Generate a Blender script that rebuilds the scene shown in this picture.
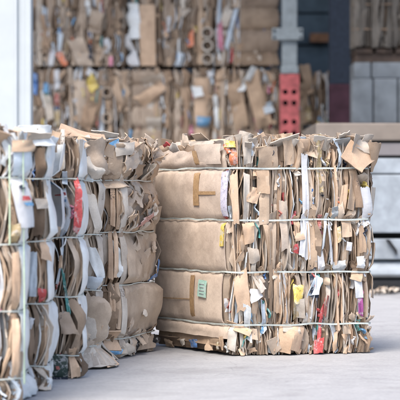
import bpy, math, random
import numpy as np
from math import radians, sin, cos, pi

for o in list(bpy.data.objects):
    bpy.data.objects.remove(o)
scene = bpy.context.scene
COL = scene.collection

# ------------------------------------------------------------------ camera
CAM_H = 0.82
FPX = 2000.0            # focal length in photograph pixels (400 px wide)
HZ = 190.0              # horizon row
cam_d = bpy.data.cameras.new("camera")
cam = bpy.data.objects.new("camera", cam_d)
COL.objects.link(cam)
cam.location = (0, 0, CAM_H)
cam.rotation_euler = (radians(90), 0, 0)
cam_d.sensor_width = 36
cam_d.lens = FPX / 400 * 36
cam_d.shift_y = -(200 - HZ) / 400
cam_d.clip_end = 2000
cam_d.dof.use_dof = True
cam_d.dof.focus_distance = 9.95
cam_d.dof.aperture_fstop = 4.5
scene.camera = cam

# ------------------------------------------------------------------ light
SUN_EL, SUN_AZ = radians(58), radians(207)      # from behind the camera, a little to its left
world = bpy.data.worlds.new("World")
scene.world = world
world.use_nodes = True
wn = world.node_tree
wn.nodes.clear()
sky = wn.nodes.new("ShaderNodeTexSky")
sky.sky_type = 'NISHITA'
sky.sun_disc = False
sky.sun_elevation = SUN_EL
sky.sun_rotation = SUN_AZ
sky.air_density = 1.0
sky.dust_density = 3.0
sky.ozone_density = 1.0
bg = wn.nodes.new("ShaderNodeBackground")
bg.inputs[1].default_value = 0.11
wo = wn.nodes.new("ShaderNodeOutputWorld")
wn.links.new(sky.outputs[0], bg.inputs[0])
wn.links.new(bg.outputs[0], wo.inputs[0])
sd = bpy.data.lights.new("sun", 'SUN')
sd.energy = 1.45
sd.angle = radians(30)
sd.color = (1.0, 0.93, 0.84)
sun = bpy.data.objects.new("sun", sd)
COL.objects.link(sun)
# light travels away from the sun's place in the sky
sdir = np.array([sin(SUN_AZ) * cos(SUN_EL), cos(SUN_AZ) * cos(SUN_EL), sin(SUN_EL)])
from mathutils import Vector
sun.rotation_euler = Vector(sdir).to_track_quat('Z', 'Y').to_euler()
sun.location = (0, -5, 12)

scene.view_settings.view_transform = 'Standard'
scene.view_settings.look = 'None'
scene.view_settings.exposure = 1.5
scene.view_settings.gamma = 1.0
scene.view_settings.use_curve_mapping = False
scene.render.engine = 'CYCLES'


def wx(px, Y):
    return (px - 200.0) * Y / FPX


def wz(py, Y):
    return CAM_H - (py - HZ) * Y / FPX


# ------------------------------------------------------------------ materials
def lin(r, g, b):
    f = lambda c: ((c / 255 + 0.055) / 1.055) ** 2.4 if c > 10 else c / 255 / 12.92
    return (f(r), f(g), f(b))


def newmat(name):
    m = bpy.data.materials.new(name)
    m.use_nodes = True
    nt = m.node_tree
    b = nt.nodes["Principled BSDF"]
    return m, nt, b


def N(nt, kind, **kw):
    n = nt.nodes.new(kind)
    for k, v in kw.items():
        if k.startswith("i_"):
            n.inputs[k[2:].replace("_", " ")].default_value = v
        else:
            setattr(n, k, v)
    return n


def ramp(nt, fac, stops, interp='LINEAR'):
    r = nt.nodes.new("ShaderNodeValToRGB")
    e = r.color_ramp.elements
    r.color_ramp.interpolation = interp
    e[0].position, e[0].color = stops[0][0], (*stops[0][1], 1)
    e[1].position, e[1].color = stops[1][0], (*stops[1][1], 1)
    for p, c in stops[2:]:
        el = e.new(p)
        el.color = (*c, 1)
    nt.links.new(fac, r.inputs[0])
    return r


def mixc(nt, a, b, fac, mode='MIX'):
    m = nt.nodes.new("ShaderNodeMix")
    m.data_type = 'RGBA'
    m.blend_type = mode
    for sock, v in ((m.inputs[6], a), (m.inputs[7], b), (m.inputs[0], fac)):
        if hasattr(v, "is_output"):
            nt.links.new(v, sock)
        elif isinstance(v, tuple):
            sock.default_value = (*v, 1)
        else:
            sock.default_value = v
    return m.outputs[2]


def board_mat(name, stops, flute=0.5, print_amt=0.3, rough=0.85, ink=0.6):
    """corrugated board / paper: colour of its own per piece, scuffs, faint flutes and creases"""
    m, nt, b = newmat(name)
    oi = N(nt, "ShaderNodeObjectInfo")
    tc = N(nt, "ShaderNodeTexCoord")
    off = N(nt, "ShaderNodeVectorMath", operation='SCALE')
    comb = N(nt, "ShaderNodeCombineXYZ")
    for k in range(3):
        nt.links.new(oi.outputs["Random"], comb.inputs[k])
    nt.links.new(comb.outputs[0], off.inputs[0])
    off.inputs["Scale"].default_value = 37.0
    add = N(nt, "ShaderNodeVectorMath", operation='ADD')
    nt.links.new(tc.outputs["Object"], add.inputs[0])
    nt.links.new(off.outputs[0], add.inputs[1])
    base = ramp(nt, oi.outputs["Random"], stops).outputs[0]
    # soft blotches
    n1 = N(nt, "ShaderNodeTexNoise", i_Scale=9.0, i_Detail=5.0, i_Roughness=0.6)
    nt.links.new(add.outputs[0], n1.inputs["Vector"])
    r1 = ramp(nt, n1.outputs[0], [(0.3, (0.84, 0.83, 0.82)), (0.62, (1.05, 1.05, 1.04))]).outputs[0]
    c = mixc(nt, base, r1, 1.0, 'MULTIPLY')
    # fine fibre grain
    n2 = N(nt, "ShaderNodeTexNoise", i_Scale=160.0, i_Detail=3.0)
    nt.links.new(add.outputs[0], n2.inputs["Vector"])
    r2 = ramp(nt, n2.outputs[0], [(0.3, (0.94, 0.94, 0.94)), (0.7, (1.04, 1.04, 1.04))]).outputs[0]
    c = mixc(nt, c, r2, 1.0, 'MULTIPLY')
    # scuffs where the top paper is torn away (pale) and greasy marks (dark)
    n3 = N(nt, "ShaderNodeTexNoise", i_Scale=26.0, i_Detail=6.0, i_Roughness=0.7, i_Distortion=0.8)
    nt.links.new(add.outputs[0], n3.inputs["Vector"])
    r3 = ramp(nt, n3.outputs[0], [(0.62, (0, 0, 0)), (0.72, (print_amt,) * 3)]).outputs[0]
    c = mixc(nt, c, (0.13, 0.10, 0.085), r3)
    r4 = ramp(nt, n3.outputs[0], [(0.26, (0.35,) * 3), (0.34, (0, 0, 0))]).outputs[0]
    c = mixc(nt, c, (0.52, 0.45, 0.38), r4)
    # handling dirt in large soft patches
    n6 = N(nt, "ShaderNodeTexNoise", i_Scale=3.2, i_Detail=7.0, i_Roughness=0.7, i_Distortion=0.4)
    nt.links.new(add.outputs[0], n6.inputs["Vector"])
    c = mixc(nt, c, ramp(nt, n6.outputs[0], [(0.42, (1.03, 1.03, 1.02)), (0.66, (0.66, 0.63, 0.61))]).outputs[0], 0.85, 'MULTIPLY')
    # blocks of rubbed ink, as printed panels on cartons
    vi = N(nt, "ShaderNodeTexVoronoi", i_Scale=11.0)
    vi.distance = 'CHEBYCHEV'
    nt.links.new(add.outputs[0], vi.inputs["Vector"])
    sx = N(nt, "ShaderNodeSeparateColor")
    nt.links.new(vi.outputs["Color"], sx.inputs[0])
    on = N(nt, "ShaderNodeMath", operation='GREATER_THAN')
    nt.links.new(sx.outputs[0], on.inputs[0])
    on.inputs[1].default_value = 0.93
    ins = N(nt, "ShaderNodeMath", operation='LESS_THAN')
    nt.links.new(vi.outputs["Distance"], ins.inputs[0])
    ins.inputs[1].default_value = 0.20
    both = N(nt, "ShaderNodeMath", operation='MULTIPLY')
    nt.links.new(on.outputs[0], both.inputs[0])
    nt.links.new(ins.outputs[0], both.inputs[1])
    wi = N(nt, "ShaderNodeTexNoise", i_Scale=130.0, i_Detail=2.0)
    nt.links.new(add.outputs[0], wi.inputs["Vector"])
    wr = ramp(nt, wi.outputs[0], [(0.47, (0, 0, 0)), (0.53, (ink,) * 3)]).outputs[0]
    both2 = N(nt, "ShaderNodeMath", operation='MULTIPLY')
    nt.links.new(both.outputs[0], both2.inputs[0])
    nt.links.new(wr, both2.inputs[1])
    c = mixc(nt, c, (0.06, 0.05, 0.055), both2.outputs[0])
    nt.links.new(c, b.inputs["Base Color"])
    b.inputs["Roughness"].default_value = rough
    b.inputs["Specular IOR Level"].default_value = 0.25
    # relief: flutes telegraphing through + wrinkles
    wv = N(nt, "ShaderNodeTexWave", i_Scale=45.0, i_Distortion=0.8)
    wv.bands_direction = 'Z' if flute < 0 else 'X'
    nt.links.new(add.outputs[0], wv.inputs["Vector"])
    n5 = N(nt, "ShaderNodeTexNoise", i_Scale=24.0, i_Detail=5.0, i_Roughness=0.6, i_Distortion=0.6)
    nt.links.new(add.outputs[0], n5.inputs["Vector"])
    mm = N(nt, "ShaderNodeMath", operation='MULTIPLY_ADD')
    nt.links.new(wv.outputs[0], mm.inputs[0])
    mm.inputs[1].default_value = 0.12 * abs(flute)
    nt.links.new(n5.outputs[0], mm.inputs[2])
    bp = N(nt, "ShaderNodeBump", i_Strength=0.4, i_Distance=0.005)
    nt.links.new(mm.outputs[0], bp.inputs["Height"])
    nt.links.new(bp.outputs[0], b.inputs["Normal"])
    return m


def plain_mat(name, col, rough=0.6, var=0.12, spec=0.4, bump=0.2, scale=30.0, trans=0.0):
    m, nt, b = newmat(name)
    tc = N(nt, "ShaderNodeTexCoord")
    n1 = N(nt, "ShaderNodeTexNoise", i_Scale=scale, i_Detail=6.0, i_Roughness=0.6)
    nt.links.new(tc.outputs["Object"], n1.inputs["Vector"])
    lo = tuple(c * (1 - var) for c in col)
    hi = tuple(min(c * (1 + var), 0.9) for c in col)
    r = ramp(nt, n1.outputs[0], [(0.3, lo), (0.7, hi)])
    nt.links.new(r.outputs[0], b.inputs["Base Color"])
    b.inputs["Roughness"].default_value = rough
    b.inputs["Specular IOR Level"].default_value = spec
    if trans:
        b.inputs["Transmission Weight"].default_value = trans
    bp = N(nt, "ShaderNodeBump", i_Strength=bump, i_Distance=0.01)
    nt.links.new(n1.outputs[0], bp.inputs["Height"])
    nt.links.new(bp.outputs[0], b.inputs["Normal"])
    return m


def print_mat(name, col):
    """coloured packaging: worn print with paler rubbed places and small dark marks"""
    m, nt, b = newmat(name)
    tc = N(nt, "ShaderNodeTexCoord")
    n1 = N(nt, "ShaderNodeTexNoise", i_Scale=34.0, i_Detail=5.0, i_Roughness=0.65, i_Distortion=0.5)
    n2 = N(nt, "ShaderNodeTexNoise", i_Scale=75.0, i_Detail=3.0)
    for n in (n1, n2):
        nt.links.new(tc.outputs["Object"], n.inputs["Vector"])
    g_ = sum(col) / 3
    col = tuple(0.80 * c + 0.20 * g_ for c in col)
    pale = tuple(0.40 * c + 0.60 * 0.5 for c in col)
    c = ramp(nt, n1.outputs[0], [(0.40, pale), (0.47, tuple(c * 0.95 for c in col)), (0.7, tuple(c * 0.72 for c in col))]).outputs[0]
    c = mixc(nt, c, tuple(c * 0.25 for c in col), ramp(nt, n2.outputs[0], [(0.60, (0, 0, 0)), (0.68, (0.6,) * 3)]).outputs[0])
    nt.links.new(c, b.inputs["Base Color"])
    b.inputs["Roughness"].default_value = 0.5
    b.inputs["Specular IOR Level"].default_value = 0.35
    bp = N(nt, "ShaderNodeBump", i_Strength=0.5, i_Distance=0.006)
    nt.links.new(n1.outputs[0], bp.inputs["Height"])
    nt.links.new(bp.outputs[0], b.inputs["Normal"])
    return m


TAN = [(0.0, (0.36, 0.255, 0.18)), (0.25, (0.53, 0.395, 0.285)), (0.5, (0.43, 0.315, 0.225)),
       (0.75, (0.57, 0.44, 0.33)), (1.0, (0.48, 0.36, 0.265))]
GREY = [(0.0, (0.35, 0.275, 0.215)), (0.3, (0.51, 0.42, 0.34)), (0.55, (0.42, 0.335, 0.26)),
        (0.8, (0.59, 0.50, 0.42)), (1.0, (0.47, 0.38, 0.30))]
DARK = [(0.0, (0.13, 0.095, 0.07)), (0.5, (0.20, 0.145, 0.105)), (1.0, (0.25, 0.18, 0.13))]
M = {}
M['tan'] = board_mat("board_tan", TAN)
M['grey'] = board_mat("board_grey", GREY)
M['dark'] = board_mat("board_dark", DARK)
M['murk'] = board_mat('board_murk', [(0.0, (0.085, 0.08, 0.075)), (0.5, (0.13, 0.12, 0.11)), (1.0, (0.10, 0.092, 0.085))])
M['brownish'] = board_mat('board_brown', [(0.0, (0.25, 0.18, 0.125)), (0.5, (0.33, 0.25, 0.185)), (1.0, (0.29, 0.225, 0.175))])
M['flat'] = board_mat("board_sheet", [(0.0, (0.60, 0.495, 0.41)), (0.5, (0.64, 0.53, 0.44)), (1.0, (0.62, 0.51, 0.425))], 0.6, 0.05, ink=0.0)
M['peach'] = board_mat("board_peach", [(0.0, (0.58, 0.42, 0.30)), (0.5, (0.65, 0.485, 0.355)), (1.0, (0.55, 0.395, 0.28))], 0.5, 0.08)
M['pale'] = board_mat("paper_pale", [(0.0, (0.50, 0.44, 0.38)), (0.5, (0.60, 0.555, 0.50)), (1.0, (0.46, 0.40, 0.34))], 0.2, 0.2)
M['white'] = plain_mat("paper_white", (0.54, 0.55, 0.57), 0.7, 0.10, 0.3, 0.5, 18)
M['film'] = plain_mat("plastic_film", (0.66, 0.69, 0.70), 0.4, 0.09, 0.5, 0.6, 22)
M['bluewhite'] = plain_mat("film_bluish", (0.50, 0.57, 0.64), 0.4, 0.12, 0.5, 0.6, 22)
M['greyplastic'] = plain_mat("plastic_grey", (0.34, 0.36, 0.37), 0.4, 0.2, 0.5, 0.6, 25)
M['strap'] = plain_mat("strap_plastic", (0.50, 0.54, 0.51), 0.42, 0.14, 0.5, 0.3, 40)
M['greenstrap'] = plain_mat("strap_green", (0.52, 0.64, 0.47), 0.45, 0.12, 0.4, 0.3, 40)
M['tape'] = plain_mat("brown_tape", (0.40, 0.26, 0.14), 0.35, 0.15, 0.5, 0.3, 60)
for k, c in dict(orange=(0.80, 0.20, 0.05), yellow=(0.78, 0.58, 0.06), red=(0.66, 0.06, 0.06), lavender=(0.56, 0.53, 0.66),
                 mint=(0.42, 0.74, 0.62), blue=(0.06, 0.22, 0.58), skyblue=(0.10, 0.36, 0.66), purple=(0.36, 0.05, 0.28),
                 teal=(0.05, 0.30, 0.28), ochre=(0.50, 0.37, 0.17), pink=(0.70, 0.20, 0.32), brick=(0.46, 0.12, 0.09),
                 navy=(0.02, 0.03, 0.06), black=(0.015, 0.015, 0.017), darkgreen=(0.03, 0.06, 0.05), rose=(0.60, 0.30, 0.26)).items():
    M[k] = print_mat("print_" + k, c)


# ------------------------------------------------------------------ mesh helpers
def link(name, me, mat, parent=None, loc=None, kind=None):
    o = bpy.data.objects.new(name, me)
    COL.objects.link(o)
    if mat is not None:
        me.materials.append(mat)
    if parent is not None:
        o.parent = parent
    if loc is not None:
        o.location = loc
    if kind:
        o['kind'] = kind
    return o


def mesh_from(name, verts, faces, smooth=True, ang=42):
    me = bpy.data.meshes.new(name)
    me.from_pydata([tuple(v) for v in verts], [], faces)
    if smooth:
        me.polygons.foreach_set("use_smooth", [True] * len(me.polygons))
        me.set_sharp_from_angle(angle=radians(ang))
    me.update()
    return me


_fc = {}


def shell_faces(nv, nu):
    key = (nv, nu)
    if key in _fc:
        return _fc[key]
    K = nv * nu
    f = []
    for j in range(nv - 1):
        for i in range(nu - 1):
            a, b, c, d = j * nu + i, j * nu + i + 1, (j + 1) * nu + i + 1, (j + 1) * nu + i
            f.append((a, b, c, d))
            f.append((K + d, K + c, K + b, K + a))
    ring = [i for i in range(nu)] + [j * nu + nu - 1 for j in range(1, nv)] + \
           [(nv - 1) * nu + i for i in range(nu - 2, -1, -1)] + [j * nu for j in range(nv - 2, 0, -1)]
    for q in range(len(ring)):
        a, b = ring[q], ring[(q + 1) % len(ring)]
        f.append((b, a, K + a, K + b))
    _fc[key] = f
    return f


def shell(name, G, t, mat, parent, origin, ang=42):
    """closed thin sheet of thickness t round the grid of points G[nv][nu][3]"""
    nv, nu = G.shape[:2]
    du = np.gradient(G, axis=1)
    dv = np.gradient(G, axis=0)
    n = np.cross(du, dv)
    l = np.linalg.norm(n, axis=2, keepdims=True)
    n = n / np.maximum(l, 1e-9)
    A = (G + n * t / 2).reshape(-1, 3) - origin
    B = (G - n * t / 2).reshape(-1, 3) - origin
    me = mesh_from(name, np.vstack([A, B]), shell_faces(nv, nu), True, ang)
    return link(name, me, mat, parent)


def box_mesh(name, x0, x1, y0, y1, z0, z1, bev=0.0):
    import bmesh
    bm = bmesh.new()
    v = [bm.verts.new(p) for p in ((x0, y0, z0), (x1, y0, z0), (x1, y1, z0), (x0, y1, z0), (x0, y0, z1), (x1, y0, z1), (x1, y1, z1), (x0, y1, z1))]
    for q in ((0, 3, 2, 1), (4, 5, 6, 7), (0, 1, 5, 4), (1, 2, 6, 5), (2, 3, 7, 6), (3, 0, 4, 7)):
        bm.faces.new([v[i] for i in q])
    if bev:
        bmesh.ops.bevel(bm, geom=list(bm.edges), offset=bev, segments=2, profile=0.6, affect='EDGES')
    me = bpy.data.meshes.new(name)
    bm.to_mesh(me)
    bm.free()
    return me


def box(name, x0, x1, y0, y1, z0, z1, mat, parent=None, bev=0.0, org=(0, 0, 0)):
    return link(name, box_mesh(name, x0 - org[0], x1 - org[0], y0 - org[1], y1 - org[1], z0 - org[2], z1 - org[2], bev), mat, parent)


def thing(name, label, cat, loc=(0, 0, 0), group=None):
    o = bpy.data.objects.new(name, None)
    o.empty_display_size = 0.1
    COL.objects.link(o)
    o.location = loc
    o['label'] = label
    o['category'] = cat
    if group:
        o['group'] = group
    return o


def waves(rng, n=5, lo=1.0, hi=6.0):
    ks = [(rng.uniform(-hi, hi), rng.uniform(-hi, hi), rng.uniform(0, 6.28), rng.uniform(0.4, 1)) for _ in range(n)]
    tot = sum(k[3] for k in ks)

    def f(u, v):
        r = 0
        for a, b, p, w in ks:
            r = r + w * np.sin(a * u + b * v + p)
        return r / tot * 1.6
    return f


def creases(rng, n=6, reach=0.6):
    """height field of straight folds, as in paper that has been crushed and opened again (about -1..1)"""
    ks = []
    for _ in range(n):
        a = rng.uniform(0, 2 * pi)
        ks.append((cos(a), sin(a), rng.uniform(-reach, reach), rng.uniform(-1, 1)))

    def f(u, v):
        r = 0
        for a, b, c, w in ks:
            r = r + w * np.abs(a * u + b * v + c)
        return (r - np.mean(r)) * 1.5
    return f


def torn_quad(rng, U, V, torn, jag=0.35):
    """warp of the square -0.5..0.5 into an uneven four-sided torn piece"""
    c = [(rng.uniform(-1, 1) * torn * 0.7, rng.uniform(-1, 1) * torn * 0.7) for _ in range(4)]
    a, b = U + 0.5, V + 0.5
    w = [(1 - a) * (1 - b), a * (1 - b), a * b, (1 - a) * b]
    dx = sum(wi * ci[0] for wi, ci in zip(w, c))
    dy = sum(wi * ci[1] for wi, ci in zip(w, c))
    n, m = U.shape
    jx, jy = np.zeros_like(U), np.zeros_like(U)
    j = torn * jag
    for i in range(n):
        jx[i, 0] += rng.uniform(-j, j) * 0.5
        jx[i, -1] += rng.uniform(-j, j) * 0.5
    for i in range(m):
        jy[0, i] += rng.uniform(-j, j) * 0.5
        jy[-1, i] += rng.uniform(-j, j) * 0.5
    return U + dx + jx, V + dy + jy


# ------------------------------------------------------------------ the bale
class Bale:
    def __init__(self, name, label, pts, z0, height, straps, seed, bulge, group=None, strap_mat='strap', strap_w=0.016, rnd=0.06):
        self.rng = random.Random(seed)
        pts = [np.array(p, float) for p in pts]
        c = sum(pts) / len(pts)
        self.o = np.array([c[0], c[1], z0])
        self.root = thing(name, label, 'bale', tuple(self.o), group)
        self.z0, self.h, self.straps, self.B = z0, height, [z0 + s for s in straps], bulge
        # rounded closed outline
        q = []
        n = len(pts)
        for i in range(n):
            a, b, d = pts[i - 1], pts[i], pts[(i + 1) % n]
            ra = min(rnd, 0.4 * np.linalg.norm(a - b))
            rb = min(rnd, 0.4 * np.linalg.norm(d - b))
            p = b + (a - b) / np.linalg.norm(a - b) * ra
            r = b + (d - b) / np.linalg.norm(d - b) * rb
            for t in (0, 0.25, 0.5, 0.75, 1):
                q.append((1 - t) ** 2 * p + 2 * t * (1 - t) * b + t * t * r)
        # dense resample; arclength starts at the middle of the rounded first corner
        q = q[2:] + q[:3]
        q = np.array(q)
        seg = np.linalg.norm(np.diff(q, axis=0), axis=1)
        s = np.concatenate([[0], np.cumsum(seg)])
        self.L = s[-1]
        self.S = np.linspace(0, self.L, 600)
        self.PX = np.interp(self.S, s, q[:, 0])
        self.PY = np.interp(self.S, s, q[:, 1])
        tx, ty = np.gradient(self.PX), np.gradient(self.PY)
        k = np.ones(15) / 15
        tx = np.convolve(np.concatenate([tx[-8:-1], tx, tx[1:8]]), k, 'valid')
        ty = np.convolve(np.concatenate([ty[-8:-1], ty, ty[1:8]]), k, 'valid')
        l = np.hypot(tx, ty)
        self.NX, self.NY = ty / l, -tx / l
        # arclength of the corners
        self.corner = []
        for p in pts:
            self.corner.append(self.S[np.argmin((self.PX - p[0]) ** 2 + (self.PY - p[1]) ** 2)])
        self.corner[0] = 0.0
        self.sw = waves(self.rng, 5, 1, 5)
        self.strap_mat, self.strap_w = strap_mat, strap_w
        self.count = {}
        self.cinch = True

    def bul(self, z):
        zs = [self.z0 - 0.02] + self.straps + [self.z0 + self.h + 0.10]
        z = np.asarray(z, float)
        r = np.zeros_like(z)
        for a, b in zip(zs[:-1], zs[1:]):
            t = np.clip((z - a) / (b - a), 0, 1)
            m = (z >= a) & (z < b)
            r = np.where(m, np.sin(pi * t) ** 0.5 * min(1, (b - a) / 0.25), r)
        return r * self.B

    def P(self, s, z, d):
        s, z, d = np.broadcast_arrays(np.asarray(s, float), np.asarray(z, float), np.asarray(d, float))
        sm = np.mod(s, self.L)
        x, y = np.interp(sm, self.S, self.PX), np.interp(sm, self.S, self.PY)
        nx, ny = np.interp(sm, self.S, self.NX), np.interp(sm, self.S, self.NY)
        if self.cinch:
            zs = np.array(self.straps)
            dist = np.min(np.abs(z[..., None] - zs), axis=-1)
            d = np.minimum(d, 0.006 + np.maximum(dist - 0.008, 0) * 1.1)
        k = d + self.bul(z)
        # nothing goes below the ground it stands on
        return np.stack([x + nx * k, y + ny * k, np.maximum(z, self.z0 + 0.004)], axis=-1)

    def pix(self, px, py, smin=None, smax=None):
        """the place on this bale's side that the picture shows at a pixel"""
        X = 200 + FPX * self.PX / self.PY
        ok = (self.NY < 0.45 * 1)
        m = (self.S >= (smin if smin is not None else 0)) & (self.S <= (smax if smax is not None else self.L)) & ok
        i = np.where(m)[0]
        j = i[np.argmin(np.abs(X[i] - px))]
        return self.S[j], CAM_H - (py - HZ) * self.PY[j] / FPX

    def cap(self, name):
        self.count[name] = self.count.get(name, 0) + 1
        return self.count[name] <= 298

    def add(self, name, G, t, mat, ang=42):
        if not self.cap(name):
            return None
        return shell(name, G, t, M[mat] if isinstance(mat, str) else mat, self.root, self.o, ang)

    # --- a layer seen on its edge, or with its edge bent over to show its face
    def layer(self, s, z0, z1, prot, t, mat, w=0.0, th=0.3, depth=0.10, nz=9, lean=0.0, name=None, wob=0.006, raw=0.0, curl=0.0, bow=0.0, kink=1.0):
        r = self.rng
        v = np.linspace(0, 1, nz)[:, None]
        a = waves(r, 3, 1, 7)
        zc = z0 + (z1 - z0) * v
        off = lean * (v - 0.5) + wob * a(v * 2, 0.0) + bow * np.sin(pi * v)
        pv = prot + 0.008 * a(v * 3, 3.0)
        for _ in range(2):
            kv = r.uniform(0.1, 0.9)
            off = off + r.uniform(-0.014, 0.014) * kink * np.maximum(0, v - kv) * 2
            pv = pv - r.uniform(-0.012, 0.020) * kink * np.maximum(0, 0.35 - np.abs(v - kv)) * 2.5
        if w:
            thv = th + 0.35 * a(v * 2, 5.0)
            wv = np.abs(w * (1 + 0.25 * a(v * 2.5, 7.0)))
            k = [(-0.35, -depth), (-0.1, -0.02)]
            cols_s = [0 * v - 0.004, 0 * v, wv * 0.5 * np.cos(thv * 0.7), wv * np.cos(thv)]
            cols_d = [pv - depth, pv, pv + abs(w) * 0.5 * np.sin(thv * 0.7), pv + abs(w) * np.sin(thv) - curl]
            if w < 0:
                cols_s = [-c for c in cols_s]
        else:
            cols_s = [0 * v, 0 * v + 0.002 * a(v, 9.0)]
            cols_d = [pv - depth, pv]
        S = s + off + np.concatenate(cols_s, axis=1)
        D = np.concatenate(cols_d, axis=1)
        Z = np.repeat(zc, S.shape[1], axis=1)
        if raw:
            for j in (0, -1):
                Z[j] += np.array([r.uniform(-raw, raw) for _ in range(Z.shape[1])])
        G = self.P(S, Z, D)
        nm = name or ('cardboard_flap' if w else 'cardboard_sheet')
        if self.count.get(nm, 0) >= 298:
            nm = {'cardboard_flap': 'bent_flap', 'cardboard_sheet': 'board_layer'}.get(nm, nm)
        if self.count.get(nm, 0) >= 298:
            nm = 'paper_layer'
        return self.add(nm, G, t, mat)

    # --- a loose piece lying against the side: own crumple, folded corner, torn outline
    def scrap(self, s, z, w, h, d, mat, name='paper_scrap', amp=0.012, rot=0.0, tilt=0.0, lift=0.0, t=0.0025, n=6, torn=0.15, fold=0.0, freq=5.0, side=0.0):
        r = self.rng
        u = np.linspace(-0.5, 0.5, n)[None, :]
        v = np.linspace(-0.5, 0.5, n)[:, None]
        U, V = np.broadcast_arrays(u, v)
        f, g = creases(r, 7), waves(r, 4, 1, freq)
        U2, V2 = torn_quad(r, np.array(U), np.array(V), torn)
        x = U2 * w
        y = V2 * h
        dd = d + amp * (0.8 * f(U, V) + 0.35 * g(U * 2.2, V * 2.2)) + tilt * V * h + lift * (V + 0.5) ** 2 * h + side * U * w
        if fold:
            dd = dd + fold * np.abs(U + 0.3 * V) * w
        S = s + x * cos(rot) - y * sin(rot)
        Z = z + x * sin(rot) + y * cos(rot)
        return self.add(name, self.P(S, Z, dd), t, mat, 50)

    # --- a whole flat sheet wrapped over part of the side
    def panel(self, s0, s1, z0, z1, d, mat, name='cardboard_panel', nu=14, nz=12, amp=0.004, t=0.005, pinch=0.5, ragged=0.0, ncr=9):
        r = self.rng
        S = np.linspace(s0, s1, nu)[None, :]
        Z = np.linspace(z0, z1, nz)[:, None]
        S, Z = [np.array(a) for a in np.broadcast_arrays(S, Z)]
        f, g = waves(r, 6, 1, 9), waves(r, 4, 3, 20)
        v = (Z - z0) / (z1 - z0)
        edge = np.maximum(np.abs(v - 0.5) * 2 - 0.6, 0) / 0.4
        cr = creases(r, ncr, 0.5)
        D = d + amp * 0.5 * f((S - s0) * 5, v * 1.5) + amp * 1.1 * cr((S - s0) / (s1 - s0) - 0.5, v - 0.5) + amp * pinch * edge * g((S - s0) * 12, v)
        if ragged:
            Z[-1] += np.array([r.uniform(-ragged, ragged) for _ in range(nu)])
            Z[0] += np.array([r.uniform(-ragged, ragged) for _ in range(nu)]) * 0.4
        return self.add(name, self.P(S, Z, D), t, mat, 60)

    # --- a piece standing up out of the top
    def topper(self, s, z, w, h, mat, back=0.05, lean=0.2, amp=0.012, rot=0.0, name='cardboard_flap', t=0.004, n=6, curl=0.0, torn=0.18, yaw=0.0):
        r = self.rng
        u = np.linspace(-0.5, 0.5, n)[None, :]
        v = np.linspace(0, 1, n)[:, None]
        U, V = np.broadcast_arrays(u, v)
        f = creases(r, 7)
        U2, V2 = torn_quad(r, np.array(U), np.array(V) - 0.5, torn)
        V2 = V2 + 0.5
        S = s + U2 * w * cos(rot) - (V2 - 0.4) * h * sin(rot)
        Z = z + V2 * h * cos(rot) + U2 * w * sin(rot)
        D = -back + lean * V * h + curl * V * V * h + amp * 1.1 * f(U, V - 0.5) + yaw * U * w
        p = self.P(S, np.full_like(Z, self.z0 + self.h), D)
        G = p.copy()
        G[..., 2] = np.maximum(Z, self.z0 + 0.004)
        return self.add(name, G, t, mat, 50)

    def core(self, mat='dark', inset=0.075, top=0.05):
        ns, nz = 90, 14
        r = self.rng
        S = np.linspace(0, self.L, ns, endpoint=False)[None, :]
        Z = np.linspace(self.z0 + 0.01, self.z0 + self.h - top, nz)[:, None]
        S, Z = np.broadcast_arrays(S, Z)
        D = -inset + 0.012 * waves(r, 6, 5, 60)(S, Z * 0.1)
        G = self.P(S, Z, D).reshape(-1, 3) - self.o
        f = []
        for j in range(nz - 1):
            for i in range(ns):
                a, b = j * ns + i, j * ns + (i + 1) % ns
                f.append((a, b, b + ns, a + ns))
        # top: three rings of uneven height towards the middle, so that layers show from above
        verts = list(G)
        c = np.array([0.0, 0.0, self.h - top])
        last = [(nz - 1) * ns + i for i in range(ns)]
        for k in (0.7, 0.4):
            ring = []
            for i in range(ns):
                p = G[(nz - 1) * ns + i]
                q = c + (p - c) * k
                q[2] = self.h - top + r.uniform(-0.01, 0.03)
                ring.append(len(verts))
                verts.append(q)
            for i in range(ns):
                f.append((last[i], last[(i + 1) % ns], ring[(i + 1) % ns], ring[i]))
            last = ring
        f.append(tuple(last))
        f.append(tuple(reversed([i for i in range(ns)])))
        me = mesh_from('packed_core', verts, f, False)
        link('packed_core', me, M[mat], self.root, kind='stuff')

    def strap(self, z, mat=None, d=0.010, sag=0.004, n=110):
        r = self.rng
        S = np.linspace(0, self.L, n, endpoint=False)
        f = waves(r, 5, 2, 12)
        cs, sn = np.cos(S / self.L * 2 * pi), np.sin(S / self.L * 2 * pi)
        zc = z + sag * f(cs * 1.5, sn * 1.5)
        dd = d + 0.004 * f(sn * 4, cs * 4)
        hw, th = self.strap_w / 2, 0.0025
        twist = 0.25 * f(cs * 3, sn * 2)
        prof = [(-hw, 0), (hw, 0), (hw, th), (-hw, th)]
        V = []
        flat = self.B
        self.B, self.cinch = 0.0, False
        for pz, pd in prof:
            V.append(self.P(S, zc + pz * np.cos(twist), dd + pd + pz * np.sin(twist)))
        self.B, self.cinch = flat, True
        V = np.stack(V, axis=1).reshape(-1, 3) - self.o
        F = []
        for i in range(n):
            j = (i + 1) % n
            for k in range(4):
                F.append((i * 4 + k, j * 4 + k, j * 4 + (k + 1) % 4, i * 4 + (k + 1) % 4))
        me = mesh_from('strap', V, F, True, 40)
        return link('strap', me, M[mat or self.strap_mat], self.root)

    def straps_all(self, mat=None, d=0.010):
        return [self.strap(z, mat, d) for z in self.straps]

    def tiers(self):
        return [self.z0 + 0.004] + self.straps + [self.z0 + self.h]

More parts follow.
